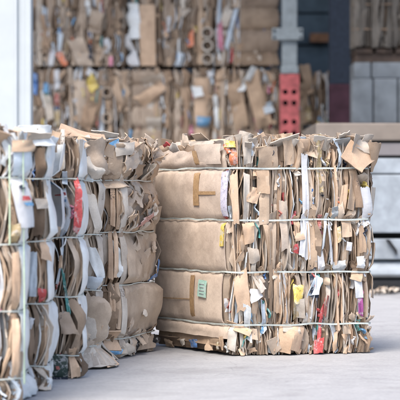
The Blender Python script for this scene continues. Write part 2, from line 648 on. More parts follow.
    # --- fill a length of side with layers on edge
    def layered(self, s0, s1, step=(0.008, 0.016), flaps=0.45, pal=None, top_var=0.05, full=0.35, prot=(-0.035, 0.018), nz=9, flapw=(0.02, 0.06), whites=0.1, scraps=0):
        r = self.rng
        pal = pal or [('tan', 4), ('grey', 5), ('peach', 1), ('dark', 0.7)]
        mats, ws = [p[0] for p in pal], [p[1] for p in pal]
        s = s0
        T = self.tiers()
        while s < s1:
            mat = r.choices(mats, ws)[0]
            top = self.z0 + self.h + r.uniform(-top_var, top_var * 0.6)
            if r.random() < full:
                segs = [(self.z0 + r.uniform(0.004, 0.03), top)]
            else:
                cut = sorted(r.sample(range(1, len(T) - 1), r.choice([1, 1, 2]) if len(T) > 3 else 1))
                zs = [self.z0 + r.uniform(0.004, 0.03)] + [T[c] + r.uniform(-0.09, 0.09) for c in cut] + [top]
                segs = [(a - 0.01, b + 0.01) for a, b in zip(zs[:-1], zs[1:])]
            for a, b in segs:
                m = mat if r.random() < 0.6 else r.choices(mats, ws)[0]
                if r.random() < whites:
                    m = r.choice(['white', 'pale', 'film', 'pale', 'bluewhite'])
                n = max(5, int(nz * (b - a) / 0.6) + 3)
                pr = r.uniform(*prot)
                if r.random() < flaps:
                    w = r.uniform(*flapw) * r.choice([1, 1, -1])
                    self.layer(s, a, b, pr, r.uniform(0.003, 0.006), m, w, r.uniform(-0.25, 0.5), depth=0.09, nz=n, lean=r.uniform(-0.02, 0.02),
                               raw=0.022, curl=r.uniform(0, 0.02))
                else:
                    self.layer(s, a, b, pr + 0.006, r.uniform(0.004, 0.011), m, depth=0.11, nz=n, lean=r.uniform(-0.022, 0.022), raw=0.01)
            s += r.uniform(*step)
        for _ in range(scraps):
            z = self.z0 + r.uniform(0.04, self.h)
            self.scrap(r.uniform(s0, s1), z, r.uniform(0.025, 0.07), r.uniform(0.03, 0.11), r.uniform(0.0, 0.025),
                       r.choices(mats + (['white', 'pale'] if whites else []), ws + ([0.8, 1.5] if whites else []))[0], 'torn_scrap', 0.014, r.uniform(-0.6, 0.6), r.uniform(-0.2, 0.2), t=0.003)

    # --- layers that run from strap to strap only, packed close and bowed alike
    def packed(self, s0, s1, step=(0.006, 0.010), bow=(0.0, 0.02), pal=None, whites=0.12, flaps=0.2, prot=(-0.03, 0.014), top_var=0.03, nz=9, flapw=(0.012, 0.035), th=(0.003, 0.007), lean=0.01):
        r = self.rng
        pal = pal or [('tan', 4), ('grey', 5), ('peach', 1), ('dark', 1.5), ('brownish', 2)]
        mats, ws = [p[0] for p in pal], [p[1] for p in pal]
        T = self.tiers()
        for i, (a, b) in enumerate(zip(T[:-1], T[1:])):
            s = s0
            run, left = None, 0
            n = max(5, int(nz * (b - a) / 0.26))
            while s < s1:
                if left <= 0:
                    run = r.choices(mats, ws)[0]
                    left = r.randint(1, 4)
                    base = r.uniform(*prot)
                left -= 1
                m = run
                if r.random() < whites:
                    m = r.choice(['white', 'pale', 'film', 'pale', 'bluewhite'])
                k = (s - s0) / max(s1 - s0, 1e-6)
                bw = bow[0] + (bow[1] - bow[0]) * k + r.uniform(-0.004, 0.004)
                z0, z1 = a + r.uniform(-0.012, 0.006), b + r.uniform(-0.006, 0.012)
                if i == len(T) - 2:
                    z1 = b + r.uniform(-top_var, top_var)
                if i == 0:
                    z0 = a
                if r.random() < 0.12:
                    z0 += r.uniform(0, 0.5) * (b - a)
                elif r.random() < 0.12:
                    z1 -= r.uniform(0, 0.5) * (b - a)
                pr = base + r.uniform(-0.010, 0.010)
                if r.random() < flaps:
                    self.layer(s, z0, z1, pr, r.uniform(0.002, 0.005), m, r.uniform(*flapw) * r.choice([1, -1]), r.uniform(-0.5, 0.7), depth=0.08, nz=n, lean=r.uniform(-lean, lean) * 2,
                               raw=0.014, curl=r.uniform(0, 0.012), bow=bw, wob=0.004)
                else:
                    self.layer(s, z0, z1, pr, r.uniform(*th), m, depth=0.10, nz=n, lean=r.uniform(-lean, lean), raw=0.006, bow=bw, wob=0.003)
                s += r.uniform(*step)

    # --- narrow edges of printed packaging caught between the layers
    def slivers(self, s0, s1, n, w=(0.003, 0.009), h=(0.03, 0.10), d=(0.004, 0.018)):
        r = self.rng
        for _ in range(n):
            z = self.z0 + r.uniform(0.03, self.h - 0.04)
            hh = r.uniform(*h)
            m = r.choice(['red', 'yellow', 'white', 'blue', 'orange', 'white', 'skyblue', 'brick', 'white', 'ochre', 'film', 'pink', 'navy', 'teal', 'bluewhite', 'film'])
            self.layer(r.uniform(s0, s1), z - hh / 2, z + hh / 2, r.uniform(*d), r.uniform(*w), m, depth=0.07, nz=6, lean=r.uniform(-0.02, 0.02), name='packaging_sliver', raw=0.008)

    # --- fill a length of side with crushed paper and board
    def crushed(self, s0, s1, z0, z1, n, size=(0.05, 0.12), pal=None, amp=0.022, d=(-0.02, 0.02), nn=7):
        r = self.rng
        pal = pal or ['grey', 'grey', 'tan', 'pale']
        for _ in range(n):
            w, h = r.uniform(*size), r.uniform(*size)
            self.scrap(r.uniform(s0, s1), r.uniform(z0, z1), w, h, r.uniform(*d), r.choice(pal), 'crushed_scrap', amp, r.uniform(-0.8, 0.8),
                       r.uniform(-0.35, 0.35), t=0.0035, n=nn, torn=0.25, freq=6.5, side=r.uniform(-0.4, 0.4))

    def ragged_top(self, s0, s1, n, pal=None, hh=(0.03, 0.09), w=(0.03, 0.12), back=(0.0, 0.12)):
        r = self.rng
        pal = pal or ['tan', 'grey', 'tan', 'pale', 'peach']
        for _ in range(n):
            self.topper(r.uniform(s0, s1), self.z0 + self.h - r.uniform(0.05, 0.09), r.uniform(*w), r.uniform(*hh) + 0.05, r.choice(pal),
                        r.uniform(*back), r.uniform(-0.4, 0.5), 0.02, r.uniform(-0.35, 0.35), curl=r.uniform(-0.3, 0.6), yaw=r.uniform(-0.8, 0.8))

    def tube(self, s, z, R, length=0.25, mat='grey'):
        """a cardboard core tube seen end-on"""
        p = self.P(s, z, 0.05)
        sm = s % self.L
        nx, ny = np.interp(sm, self.S, self.NX), np.interp(sm, self.S, self.NY)
        nrm = np.array([nx, ny, 0])
        side = np.array([-ny, nx, 0])
        up = np.array([0, 0, 1.0])
        V, F = [], []
        n = 20
        for k in range(n):
            a = 2 * pi * k / n
            e = side * cos(a) + up * sin(a)
            for rr, dd in ((R, -length), (R, 0.0), (R * 0.72, 0.0), (R * 0.72, -length)):
                V.append(p + e * rr + nrm * dd - self.o)
        for k in range(n):
            j = (k + 1) % n
            for q in range(4):
                F.append((k * 4 + q, j * 4 + q, j * 4 + (q + 1) % 4, k * 4 + (q + 1) % 4))
        link('cardboard_tube', mesh_from('cardboard_tube', V, F, True, 35), M[mat], self.root)


# ------------------------------------------------------------------ ground
def ground_material():
    m, nt, b = newmat("yard_concrete")
    tc = N(nt, "ShaderNodeTexCoord")
    n1 = N(nt, "ShaderNodeTexNoise", i_Scale=0.8, i_Detail=6.0, i_Roughness=0.6)
    n2 = N(nt, "ShaderNodeTexNoise", i_Scale=55.0, i_Detail=6.0, i_Roughness=0.75)
    n3 = N(nt, "ShaderNodeTexNoise", i_Scale=5.0, i_Detail=8.0, i_Roughness=0.7, i_Distortion=0.7)
    vo = N(nt, "ShaderNodeTexVoronoi", i_Scale=140.0)
    for n in (n1, n2, n3, vo):
        nt.links.new(tc.outputs["Object"], n.inputs["Vector"])
    c = ramp(nt, n1.outputs[0], [(0.3, (0.365, 0.365, 0.37)), (0.7, (0.41, 0.41, 0.412))]).outputs[0]
    c = mixc(nt, c, ramp(nt, n3.outputs[0], [(0.3, (0.84, 0.84, 0.85)), (0.65, (1.05, 1.05, 1.05))]).outputs[0], 1.0, 'MULTIPLY')
    c = mixc(nt, c, ramp(nt, n2.outputs[0], [(0.25, (0.75, 0.75, 0.76)), (0.7, (1.12, 1.12, 1.12))]).outputs[0], 1.0, 'MULTIPLY')
    c = mixc(nt, c, ramp(nt, vo.outputs["Distance"], [(0.0, (0.72, 0.72, 0.72)), (0.25, (1, 1, 1))]).outputs[0], 0.7, 'MULTIPLY')
    # hairline cracks and old stains
    vc = N(nt, "ShaderNodeTexVoronoi", i_Scale=0.55)
    vc.feature = 'DISTANCE_TO_EDGE'
    nd = N(nt, "ShaderNodeTexNoise", i_Scale=2.2, i_Detail=6.0)
    nt.links.new(tc.outputs["Object"], nd.inputs["Vector"])
    wsum = N(nt, "ShaderNodeVectorMath", operation='MULTIPLY_ADD')
    nt.links.new(nd.outputs["Color"], wsum.inputs[0])
    wsum.inputs[1].default_value = (0.7, 0.7, 0.0)
    nt.links.new(tc.outputs["Object"], wsum.inputs[2])
    nt.links.new(wsum.outputs[0], vc.inputs["Vector"])
    c = mixc(nt, c, ramp(nt, vc.outputs["Distance"], [(0.0, (0.6, 0.6, 0.6)), (0.004, (1, 1, 1))]).outputs[0], 0.45, 'MULTIPLY')
    ns = N(nt, "ShaderNodeTexNoise", i_Scale=1.7, i_Detail=5.0, i_Distortion=1.2)
    nt.links.new(tc.outputs["Object"], ns.inputs["Vector"])
    c = mixc(nt, c, ramp(nt, ns.outputs[0], [(0.56, (1, 1, 1)), (0.68, (0.72, 0.71, 0.70))]).outputs[0], 0.5, 'MULTIPLY')
    nt.links.new(c, b.inputs["Base Color"])
    b.inputs["Roughness"].default_value = 0.8
    b.inputs["Specular IOR Level"].default_value = 0.3
    bp = N(nt, "ShaderNodeBump", i_Strength=0.5, i_Distance=0.01)
    nt.links.new(n2.outputs[0], bp.inputs["Height"])
    nt.links.new(bp.outputs[0], b.inputs["Normal"])
    return m


g = mesh_from('ground', [(-300, -100, 0), (300, -100, 0), (300, 500, 0), (-300, 500, 0)], [(0, 1, 2, 3)], False)
link('ground', g, ground_material(), kind='structure')

# ------------------------------------------------------------------ the shed behind
M['clad'] = plain_mat("cladding", (0.075, 0.105, 0.135), 0.6, 0.25, 0.2, 0.25, 6)
M['roofmat'] = plain_mat("roof_sheet", (0.22, 0.23, 0.24), 0.6, 0.2)
M['coldark'] = plain_mat("column_navy", (0.012, 0.017, 0.027), 0.75, 0.3, 0.1)
M['colred'] = plain_mat("column_maroon", (0.028, 0.013, 0.02), 0.75, 0.35, 0.1, 0.3, 8)
M['galv'] = plain_mat("galvanised", (0.155, 0.185, 0.205), 0.55, 0.22, 0.5, 0.3, 14)
M['redpaint'] = plain_mat("red_paint", (0.28, 0.065, 0.07), 0.65, 0.45, 0.4, 0.3, 12)
M['concrete'] = plain_mat("block_concrete", (0.15, 0.17, 0.19), 0.85, 0.25, 0.2, 0.5, 7)
M['timber'] = plain_mat("old_timber", (0.075, 0.055, 0.045), 0.8, 0.3, 0.2, 0.5, 10)
M['orangewood'] = plain_mat("orange_timber", (0.23, 0.12, 0.07), 0.8, 0.3, 0.2, 0.5, 10)
M['whitepaint'] = plain_mat("white_paint", (0.46, 0.50, 0.52), 0.55, 0.05, 0.4, 0.2, 4)
M['beige'] = plain_mat("beige_paint", (0.20, 0.17, 0.145), 0.6, 0.15, 0.3, 0.2, 6)
M['trailer'] = plain_mat("trailer_grey", (0.29, 0.325, 0.36), 0.55, 0.25, 0.35, 0.2, 7)
M['trailer2'] = plain_mat("trailer_mauve", (0.19, 0.175, 0.18), 0.6, 0.15, 0.4, 0.2, 5)
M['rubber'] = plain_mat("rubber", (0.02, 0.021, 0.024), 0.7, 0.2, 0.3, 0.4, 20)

SX0, SX1, SY0, SY1, SH = -9.0, 11.0, 18.5, 27.0, 6.6
shed = thing('storage_shed', 'open storage shed with dark blue grey cladding and dark steel column behind the bales', 'shed', (0, SY1, 0))
so = (0, SY1, 0)
box('roof', SX0 - 0.3, SX1 + 0.3, SY0 + 0.9, SY1 + 0.3, SH, SH + 0.15, M['roofmat'], shed, org=so)  # out of view; added to shade the shed, front edge placed for its brightness
zb = 0.0
ph = 32 * 26.9 / FPX
zseam = wz(45, 26.9)
k0 = int(math.floor(zseam / ph))
zb = zseam - k0 * ph
zs = [0.0] + [zb + ph * i for i in range(0 if zb > 0.1 else 1, 40) if zb + ph * i < SH] + [SH]
for a, b_ in zip(zs[:-1], zs[1:]):
    for i in range(5):
        x0 = SX0 + i * 4.0
        box('cladding_panel', x0 + 0.006, x0 + 3.994, SY1 - 0.06, SY1, a + 0.012, b_ - 0.012, M['clad'], shed, 0.012, so)
box('backing_wall', SX0, SX1, SY1 + 0.002, SY1 + 0.1, 0, SH - 0.002, M['coldark'], shed, org=so)
box('side_wall', SX0 - 0.1, SX0 - 0.002, SY0, SY1, 0, SH - 0.002, M['clad'], shed, org=so)
box('side_wall', SX1 + 0.002, SX1 + 0.1, SY0, SY1, 0, SH - 0.002, M['clad'], shed, org=so)
Yc = 20.0
cx0, cx1 = wx(330, Yc), wx(350, Yc)
zp = wz(84, Yc)
col = thing('steel_column', 'dark navy and maroon steel column left of the grey concrete blocks', 'column', ((cx0 + cx1) / 2, Yc + 0.1, 0))
co = ((cx0 + cx1) / 2, Yc + 0.1, 0)
for nm, a, b_, mt in (('lower_section', 0, zp, 'colred'), ('upper_section', zp + 0.002, SH - 0.003, 'coldark')):
    # H profile: two flanges and a web in one piece each
    box(nm, cx0, cx1, Yc, Yc + 0.025, a, b_, M[mt], col, 0.004, co)
    box('web', (cx0 + cx1) / 2 - 0.01, (cx0 + cx1) / 2 + 0.01, Yc + 0.026, Yc + 0.2, a, b_, M[mt], col, 0.0, co)
    box('rear_flange', cx0, cx1, Yc + 0.201, Yc + 0.226, a, b_, M[mt], col, 0.004, co)
Yt = 26.6
pl = box('timber_rail', wx(310, Yt), wx(329, Yt), Yt, Yt + 0.12, wz(42, Yt), wz(33, Yt), M['orangewood'], shed, 0.01, so)
box('rail_bracket', wx(311, Yt), wx(328, Yt), Yt + 0.121, SY1 - 0.061, wz(41, Yt), wz(36, Yt), M['timber'], shed, 0.0, so)

# concrete blocks and what lies on them
Yb = 21.0
bx0 = wx(351.5, Yb)
wallb = thing('concrete_block_wall', 'wall of pale grey concrete blocks to the right of the dark column', 'block wall', (bx0 + 1.2, Yb + 0.4, 0))
bo = (bx0 + 1.2, Yb + 0.4, 0)
zt = wz(78, Yb)
rows = [0.0, 0.5, 1.0, wz(122, Yb) - 0.02, zt]
rb = random.Random(4)
for j in range(4):
    x = bx0 - (0.0 if j % 2 else 0.0)
    ws_ = [0.23, 0.26, 0.8, 0.8] if j == 3 else [0.5, 0.8, 0.8]
    for w in ws_:
        box('concrete_block', x + 0.006, x + w - 0.006, Yb + rb.uniform(0, 0.015), Yb + 0.8, rows[j] + 0.004, rows[j + 1] - 0.004, M['concrete'], wallb, 0.018, bo)
        x += w
zs0, zs1 = wz(76, Yb), wz(62, Yb)
x = bx0 + 0.03
for w in (0.19, 0.9, 0.95):
    box('cap_slab', x, x + w - 0.012, Yb + 0.05, Yb + 0.75, zt, zs1, M['concrete'], wallb, 0.015, bo)
    x += w
tm = thing('timber_pallet', 'dark brown timber pallet on the grey concrete block wall', 'pallet', (bx0 + 1.0, Yb + 0.4, zs1))
po = (bx0 + 1.0, Yb + 0.4, zs1)
zq = wz(48, Yb)
hq = zq - zs1
for i in range(3):
    box('stringer', bx0 + 0.05, bx0 + 1.9, Yb + 0.08 + i * 0.28, Yb + 0.16 + i * 0.28, zs1 + 0.001, zs1 + hq * 0.66, M['timber'], tm, 0.006, po)
for i in range(9):
    box('deck_board', bx0 + 0.05 + i * 0.208, bx0 + 0.05 + i * 0.208 + 0.18, Yb + 0.05, Yb + 0.82, zs1 + hq * 0.67, zq - 0.002, M['timber'], tm, 0.005, po)

# ------------------------------------------------------------------ background bales
BGPAL = [('grey', 4), ('tan', 3), ('dark', 2), ('brownish', 3), ('pale', 0.8)]


def bg_bale(x0, x1, zb, seed, label, Y=23.0, depth=1.0, h=1.09, inset=0.075, dense=True, pal=None, group='bales stacked in the shed', yaw=0.0):
    c = np.array([(x0 + x1) / 2, Y + depth / 2])
    P = []
    for a, b_ in ((x0, Y), (x1, Y), (x1, Y + depth), (x0, Y + depth)):
        v = np.array([a, b_]) - c
        P.append(c + np.array([v[0] * cos(yaw) - v[1] * sin(yaw), v[0] * sin(yaw) + v[1] * cos(yaw)]))
    B = Bale('cardboard_bale', label, P, zb, h, [0.16, 0.42, 0.68, 0.93], seed, 0.03, group, strap_w=0.008, rnd=0.05)
    B.core('dark', inset)
    w = x1 - x0
    if dense:
        B.packed(0.0, B.corner[1], (0.018, 0.030), (-0.02, 0.035), pal or BGPAL, 0.16, 0.25, (-0.05, 0.015), 0.03, 6, (0.03, 0.07), (0.006, 0.016), 0.03)
        B.layered(0.0, B.corner[1], (0.05, 0.09), 0.6, pal or BGPAL, 0.03, 0.4, (-0.03, 0.03), 7, (0.03, 0.08), 0.14, int(w * 14))
        B.slivers(0.02, B.corner[1] - 0.02, int(w * 26), (0.008, 0.022), (0.06, 0.2), (0.01, 0.035))
        B.layered(B.corner[1] + 0.02, B.corner[1] + 0.5, (0.04, 0.06), 0.3, pal or BGPAL, 0.03, 0.6, (-0.03, 0.01), 5, (0.04, 0.09), 0.05)
        B.layered(B.corner[3], B.L, (0.06, 0.09), 0.3, pal or BGPAL, 0.03, 0.6, (-0.03, 0.01), 5, (0.04, 0.09), 0.05)
    else:
        B.layered(0.0, B.corner[1], (0.05, 0.08), 0.5, pal or BGPAL, 0.01, 0.5, (-0.04, 0.02), 5, (0.05, 0.1), 0.1)
        B.layered(B.corner[1], B.corner[2], (0.07, 0.1), 0.3, pal or BGPAL, 0.01, 0.6, (-0.03, 0.01), 5, (0.05, 0.1), 0.05)
    for z in B.straps:
        B.strap(z, 'dark', 0.008, 0.003, 70)
    return B


YB = 23.0
X = lambda p: wx(p, YB)
ZM = wz(67.5, YB)
zl = ZM - 1.12
# lowest row, behind the nearer bales
for i, (a, b_) in enumerate(((30, 130), (134, 206), (209, 279))):
    bg_bale(X(a), X(b_), 0.0, 900 + i, ['brown cardboard bale at floor level below the left shed bales', 'brown cardboard bale at floor level below the middle shed bales',
                                        'brown cardboard bale at floor level behind the red post'][i], h=zl - 0.01, dense=False)
L1 = bg_bale(X(32), X(131), zl, 11, 'shed bale with three dark tube ends and a yellow scrap, by the white pillar', h=1.095, inset=0.26)
L2 = bg_bale(X(134), X(206), zl, 12, 'shed bale with a folded tan box and flat sheet on its left side', h=1.095)
L3 = bg_bale(X(208), X(279), zl, 13, 'brown shed bale directly left of the red post', h=1.095, pal=[('tan', 5), ('grey', 3), ('dark', 2)])
L4 = bg_bale(X(301), X(318) + 0.55, zl - 0.03, 14, 'brown bale between the red post and the blue grey cladding', Y=23.6, h=1.12, pal=[('tan', 2), ('dark', 4)])
G4 = bg_bale(X(301), X(318) + 0.55, 0.0, 904, 'brown cardboard bale at floor level right of the red post', Y=23.6, h=zl - 0.04, dense=False)
U1 = bg_bale(X(30), X(124), ZM + 0.012, 21, 'upper shed bale of dull brown layers beside the white pillar')
U2 = bg_bale(X(133), X(191), ZM + 0.012, 22, 'upper shed bale with a white sheet hanging down its left edge')
U3 = bg_bale(X(193), X(276), ZM + 0.012, 23, 'upper shed bale with three round tube ends and a pink strip', inset=0.26)


def bp(B, px, py):
    """(s, z) on the front of a background bale"""
    s, z = B.pix(px, py, 0.0, B.corner[1])
    return s, z


def bscrap(B, px, py, wpx, hpx, mat, d=0.04, rot=0.0, amp=0.012, **kw):
    s, z = bp(B, px, py)
    k = B.PY[np.argmin(abs(B.S - s))] / FPX
    return B.scrap(s, z, wpx * k, hpx * k, d, mat, 'large_scrap', amp, rot, n=7, t=0.004, **kw)


for y in (92.5, 105, 118):
    s, z = bp(L1, 107.5, y)
    L1.tube(s, z, 0.062, 0.24, 'grey')
for y in (33, 46, 59):
    s, z = bp(U3, 207, y)
    U3.tube(s, z, 0.068, 0.24, 'pale')
bscrap(L1, 92, 84, 9, 15, 'yellow', rot=0.5, torn=0.3)
bscrap(L1, 91, 73, 7, 7, 'white', rot=-0.5)
bscrap(L1, 82, 100, 16, 40, 'grey', 0.03, 0.15, 0.03, torn=0.25)
bscrap(L1, 94, 106, 13, 36, 'brownish', 0.03, -0.1, 0.03, torn=0.2)
bscrap(L1, 88, 118, 20, 22, 'tan', 0.05, -0.3, 0.03, torn=0.3)
bscrap(L1, 36, 84, 5, 22, 'blue', 0.045)
bscrap(L1, 57.5, 80, 5, 18, 'white', 0.045)
bscrap(L1, 57, 100, 5, 14, 'brick', 0.045)
bscrap(L1, 58, 118, 5, 16, 'ochre', 0.045)
bscrap(L1, 46, 88, 5, 10, 'skyblue', 0.045)
bscrap(L1, 49, 108, 8, 26, 'pale', 0.035, 0.1)
bscrap(L1, 76, 102, 5, 5, 'white', 0.05, 0.4)
bscrap(L1, 118, 92, 8, 34, 'tan', 0.05, 0.25, 0.02)
bscrap(U1, 52, 58, 5, 18, 'white', 0.045, -0.15)
bscrap(U1, 62, 60, 5, 14, 'orange', 0.04, 0.5, torn=0.35)
bscrap(U1, 78, 52, 15, 28, 'grey', 0.05, 0.3, 0.035, torn=0.3)
bscrap(U1, 60, 46, 4, 24, 'bluewhite', 0.045, -0.12)
bscrap(U1, 96, 22, 14, 22, 'grey', 0.05, -0.2, 0.03)
bscrap(U1, 111, 62, 4, 10, 'pink', 0.045)
bscrap(U1, 90, 52, 4, 14, 'navy', 0.05)
bscrap(U1, 45, 30, 4, 30, 'tan', 0.05, 0.15)
bscrap(U2, 134.5, 22, 12, 34, 'film', 0.05, 0.12, 0.015, torn=0.1)
bscrap(U2, 134, 52, 6, 34, 'white', 0.07, 0.22, 0.01, torn=0.1)
bscrap(U2, 148, 36, 15, 60, 'peach', 0.055, 0.02, 0.008, torn=0.06)
bscrap(U2, 169, 24, 4, 15, 'white', 0.05, -0.1)
bscrap(U3, 194.5, 38, 4, 16, 'orange', 0.045, 0.05, torn=0.3)
bscrap(U3, 220, 36, 5, 26, 'pink', 0.05, 0.05)
bscrap(U3, 226, 18, 9, 22, 'pale', 0.05, -0.3, 0.02)
bscrap(U3, 231, 30, 4, 40, 'bluewhite', 0.045, -0.25)
for a, b_ in zip([0.01] + [q - U3.z0 for q in U3.straps], [q - U3.z0 for q in U3.straps] + [1.08]):
    U3.panel(bp(U3, 240, 40)[0], bp(U3, 276, 40)[0], U3.z0 + a + 0.004, U3.z0 + b_ - 0.004, 0.03, 'brownish', 'flat_sheet', 10, 7, 0.012)
for a, b_ in zip([0.01] + [q - L2.z0 for q in L2.straps], [q - L2.z0 for q in L2.straps] + [1.08]):
    L2.panel(0.01, bp(L2, 162, 100)[0], L2.z0 + a + 0.004, L2.z0 + b_ - 0.004, 0.03, 'grey', 'flat_sheet', 10, 7, 0.012)
bscrap(L2, 150, 95, 28, 14, 'peach', 0.085, 0.62, 0.02, torn=0.2)
bscrap(L2, 153, 81, 22, 9, 'pale', 0.085, 0.3, 0.02, torn=0.2)
bscrap(L2, 154, 124, 15, 12, 'pale', 0.08, 0.0, 0.01, torn=0.08)
bscrap(L2, 191, 130, 4, 9, 'pink', 0.05)
bscrap(L2, 197, 91, 9, 12, 'film', 0.06, 0.2)
bscrap(L2, 201, 122, 8, 10, 'skyblue', 0.05)
bscrap(L2, 200, 108, 11, 60, 'peach', 0.03, 0.0, 0.01, torn=0.05)
bscrap(L3, 216, 112, 4, 34, 'film', 0.05, 0.05)
bscrap(L3, 247, 80, 6, 26, 'film', 0.06, -0.5, 0.02)
bscrap(L3, 268, 108, 10, 10, 'bluewhite', 0.07, 0.3)
bscrap(L3, 238, 105, 14, 50, 'tan', 0.05, 0.2, 0.015, torn=0.1)
bscrap(L3, 258, 100, 16, 56, 'tan', 0.055, 0.25, 0.02, torn=0.12)
bscrap(L4, 308.5, 114, 5, 16, 'ochre', 0.06)
bscrap(L4, 313, 129, 8, 6, 'white', 0.08, -0.2)
bscrap(L4, 317, 127, 4, 9, 'yellow', 0.09, -0.3)
bscrap(L4, 306, 128, 6, 8, 'black', 0.07)
bscrap(L4, 308, 80, 9, 30, 'tan', 0.05, 0.15)

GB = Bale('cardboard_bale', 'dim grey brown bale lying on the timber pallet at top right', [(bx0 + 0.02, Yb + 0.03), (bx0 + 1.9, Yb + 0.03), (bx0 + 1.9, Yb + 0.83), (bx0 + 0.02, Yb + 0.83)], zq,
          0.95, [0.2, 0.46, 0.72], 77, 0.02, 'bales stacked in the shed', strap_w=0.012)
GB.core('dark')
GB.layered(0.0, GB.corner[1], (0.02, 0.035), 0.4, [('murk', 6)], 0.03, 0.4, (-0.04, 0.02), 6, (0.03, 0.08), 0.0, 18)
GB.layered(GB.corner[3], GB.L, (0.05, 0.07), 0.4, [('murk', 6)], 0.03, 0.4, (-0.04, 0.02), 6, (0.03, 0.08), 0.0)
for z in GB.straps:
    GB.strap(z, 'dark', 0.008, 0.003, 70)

# ------------------------------------------------------------------ steel post with the red foot
Yp = 21.5
px0, px1 = wx(281, Yp), wx(298.5, Yp)
zr = wz(74, Yp)
post = thing('steel_post', 'grey steel post with red perforated lower casing before the shed bales', 'post', ((px0 + px1) / 2, Yp + 0.1, 0))
pc = ((px0 + px1) / 2, Yp + 0.1, 0)
box('post_shaft', px0 + 0.012, px1 - 0.012, Yp + 0.02, Yp + 0.2, zr + 0.002, SH - 0.004, M['galv'], post, 0.012, pc)
box('post_bracket', wx(272, Yp), wx(303, Yp), Yp - 0.02, Yp + 0.018, wz(40, Yp), wz(28, Yp), M['galv'], post, 0.006, pc)
box('post_joint', px0 + 0.002, px1 - 0.002, Yp - 0.004, Yp + 0.215, wz(73.5, Yp), wz(66, Yp), M['galv'], post, 0.006, pc)
for bxp in (274.5, 300.5):
    for byp in (30.5, 37.5):
        import bmesh
        bm = bmesh.new()
        bmesh.ops.create_cone(bm, cap_ends=True, segments=10, radius1=0.013, radius2=0.011, depth=0.02)
        me = bpy.data.meshes.new('bolt')
        bm.to_mesh(me)
        bm.free()
        ob = link('bolt', me, M['coldark'], post, (wx(bxp, Yp) - pc[0], Yp - 0.03 - pc[1], wz(byp, Yp)))
        ob.rotation_euler = (radians(90), 0, 0)


def holed_plate(name, x0, x1, z0, z1, y, t, holes, R, mat, parent, org):
    """front plate with real round openings (each in its own square cell)"""
    V, F = [], []
    cell = R * 1.5
    xs = sorted({x0, x1} | {h[0] - cell for h in holes} | {h[0] + cell for h in holes})
    zs_ = sorted({z0, z1} | {h[1] - cell for h in holes} | {h[1] + cell for h in holes})

    def quad(a, b_, c, d):
        k = len(V)
        V.extend([a, b_, c, d])
        F.append((k, k + 1, k + 2, k + 3))
    for i in range(len(xs) - 1):
        for j in range(len(zs_) - 1):
            cx, cz = (xs[i] + xs[i + 1]) / 2, (zs_[j] + zs_[j + 1]) / 2
            hh = [h for h in holes if abs(h[0] - cx) < 1e-4 and abs(h[1] - cz) < 1e-4]
            if not hh:
                quad((xs[i], y, zs_[j]), (xs[i + 1], y, zs_[j]), (xs[i + 1], y, zs_[j + 1]), (xs[i], y, zs_[j + 1]))
            else:
                n = 16
                for q in range(n):
                    a0, a1 = 2 * pi * q / n, 2 * pi * (q + 1) / n

                    def sq(a):
                        c, s_ = cos(a), sin(a)
                        m_ = cell / max(abs(c), abs(s_))
                        return (cx + c * m_, y, cz + s_ * m_)
                    ci = lambda a: (cx + cos(a) * R, y, cz + sin(a) * R)
                    cb = lambda a: (cx + cos(a) * R, y + t, cz + sin(a) * R)
                    quad(ci(a0), sq(a0), sq(a1), ci(a1))
                    quad(ci(a1), cb(a1), cb(a0), ci(a0))
    V = [(v[0] - org[0], v[1] - org[1], v[2] - org[2]) for v in V]
    return link(name, mesh_from(name, V, F, False), mat, parent)


hs = []
for byp in (92, 103, 122, 133, 152, 163):
    for bxp in (285.3, 294.0):
        hs.append((wx(bxp, Yp), wz(byp, Yp)))
hs = [(x_, z_) for x_, z_ in hs]
holed_plate('red_front_plate', px0 - 0.008, px1 + 0.008, 0.0, zr, Yp - 0.01, 0.012, hs, 0.028, M['redpaint'], post, pc)
box('red_side_plate', px0 - 0.008, px0 + 0.006, Yp - 0.009, Yp + 0.22, 0, zr, M['redpaint'], post, 0.0, pc)
box('red_side_plate', px1 - 0.006, px1 + 0.008, Yp - 0.009, Yp + 0.22, 0, zr, M['redpaint'], post, 0.0, pc)
box('inner_shaft', px0 + 0.012, px1 - 0.012, Yp + 0.12, Yp + 0.2, 0, zr, M['coldark'], post, 0.0, pc)

# ------------------------------------------------------------------ white pillar, left
Yw = 15.5
wp = thing('white_pillar', 'white painted square pillar behind the nearest bale at far left', 'pillar', (wx(8, Yw), Yw + 0.2, 0))
wpo = (wx(8, Yw), Yw + 0.2, 0)
box('shaft', wx(-20, Yw), wx(27.5, Yw), Yw, Yw + 0.38, 0, 6.0, M['whitepaint'], wp, 0.02, wpo)
box('corner_guard', wx(25.5, Yw), wx(31, Yw), Yw - 0.012, Yw + 0.2, 0, 5.99, M['whitepaint'], wp, 0.008, wpo)
box('conduit', wx(15, Yw), wx(17.5, Yw), Yw - 0.028, Yw - 0.001, 0, 5.98, M['whitepaint'], wp, 0.008, wpo)

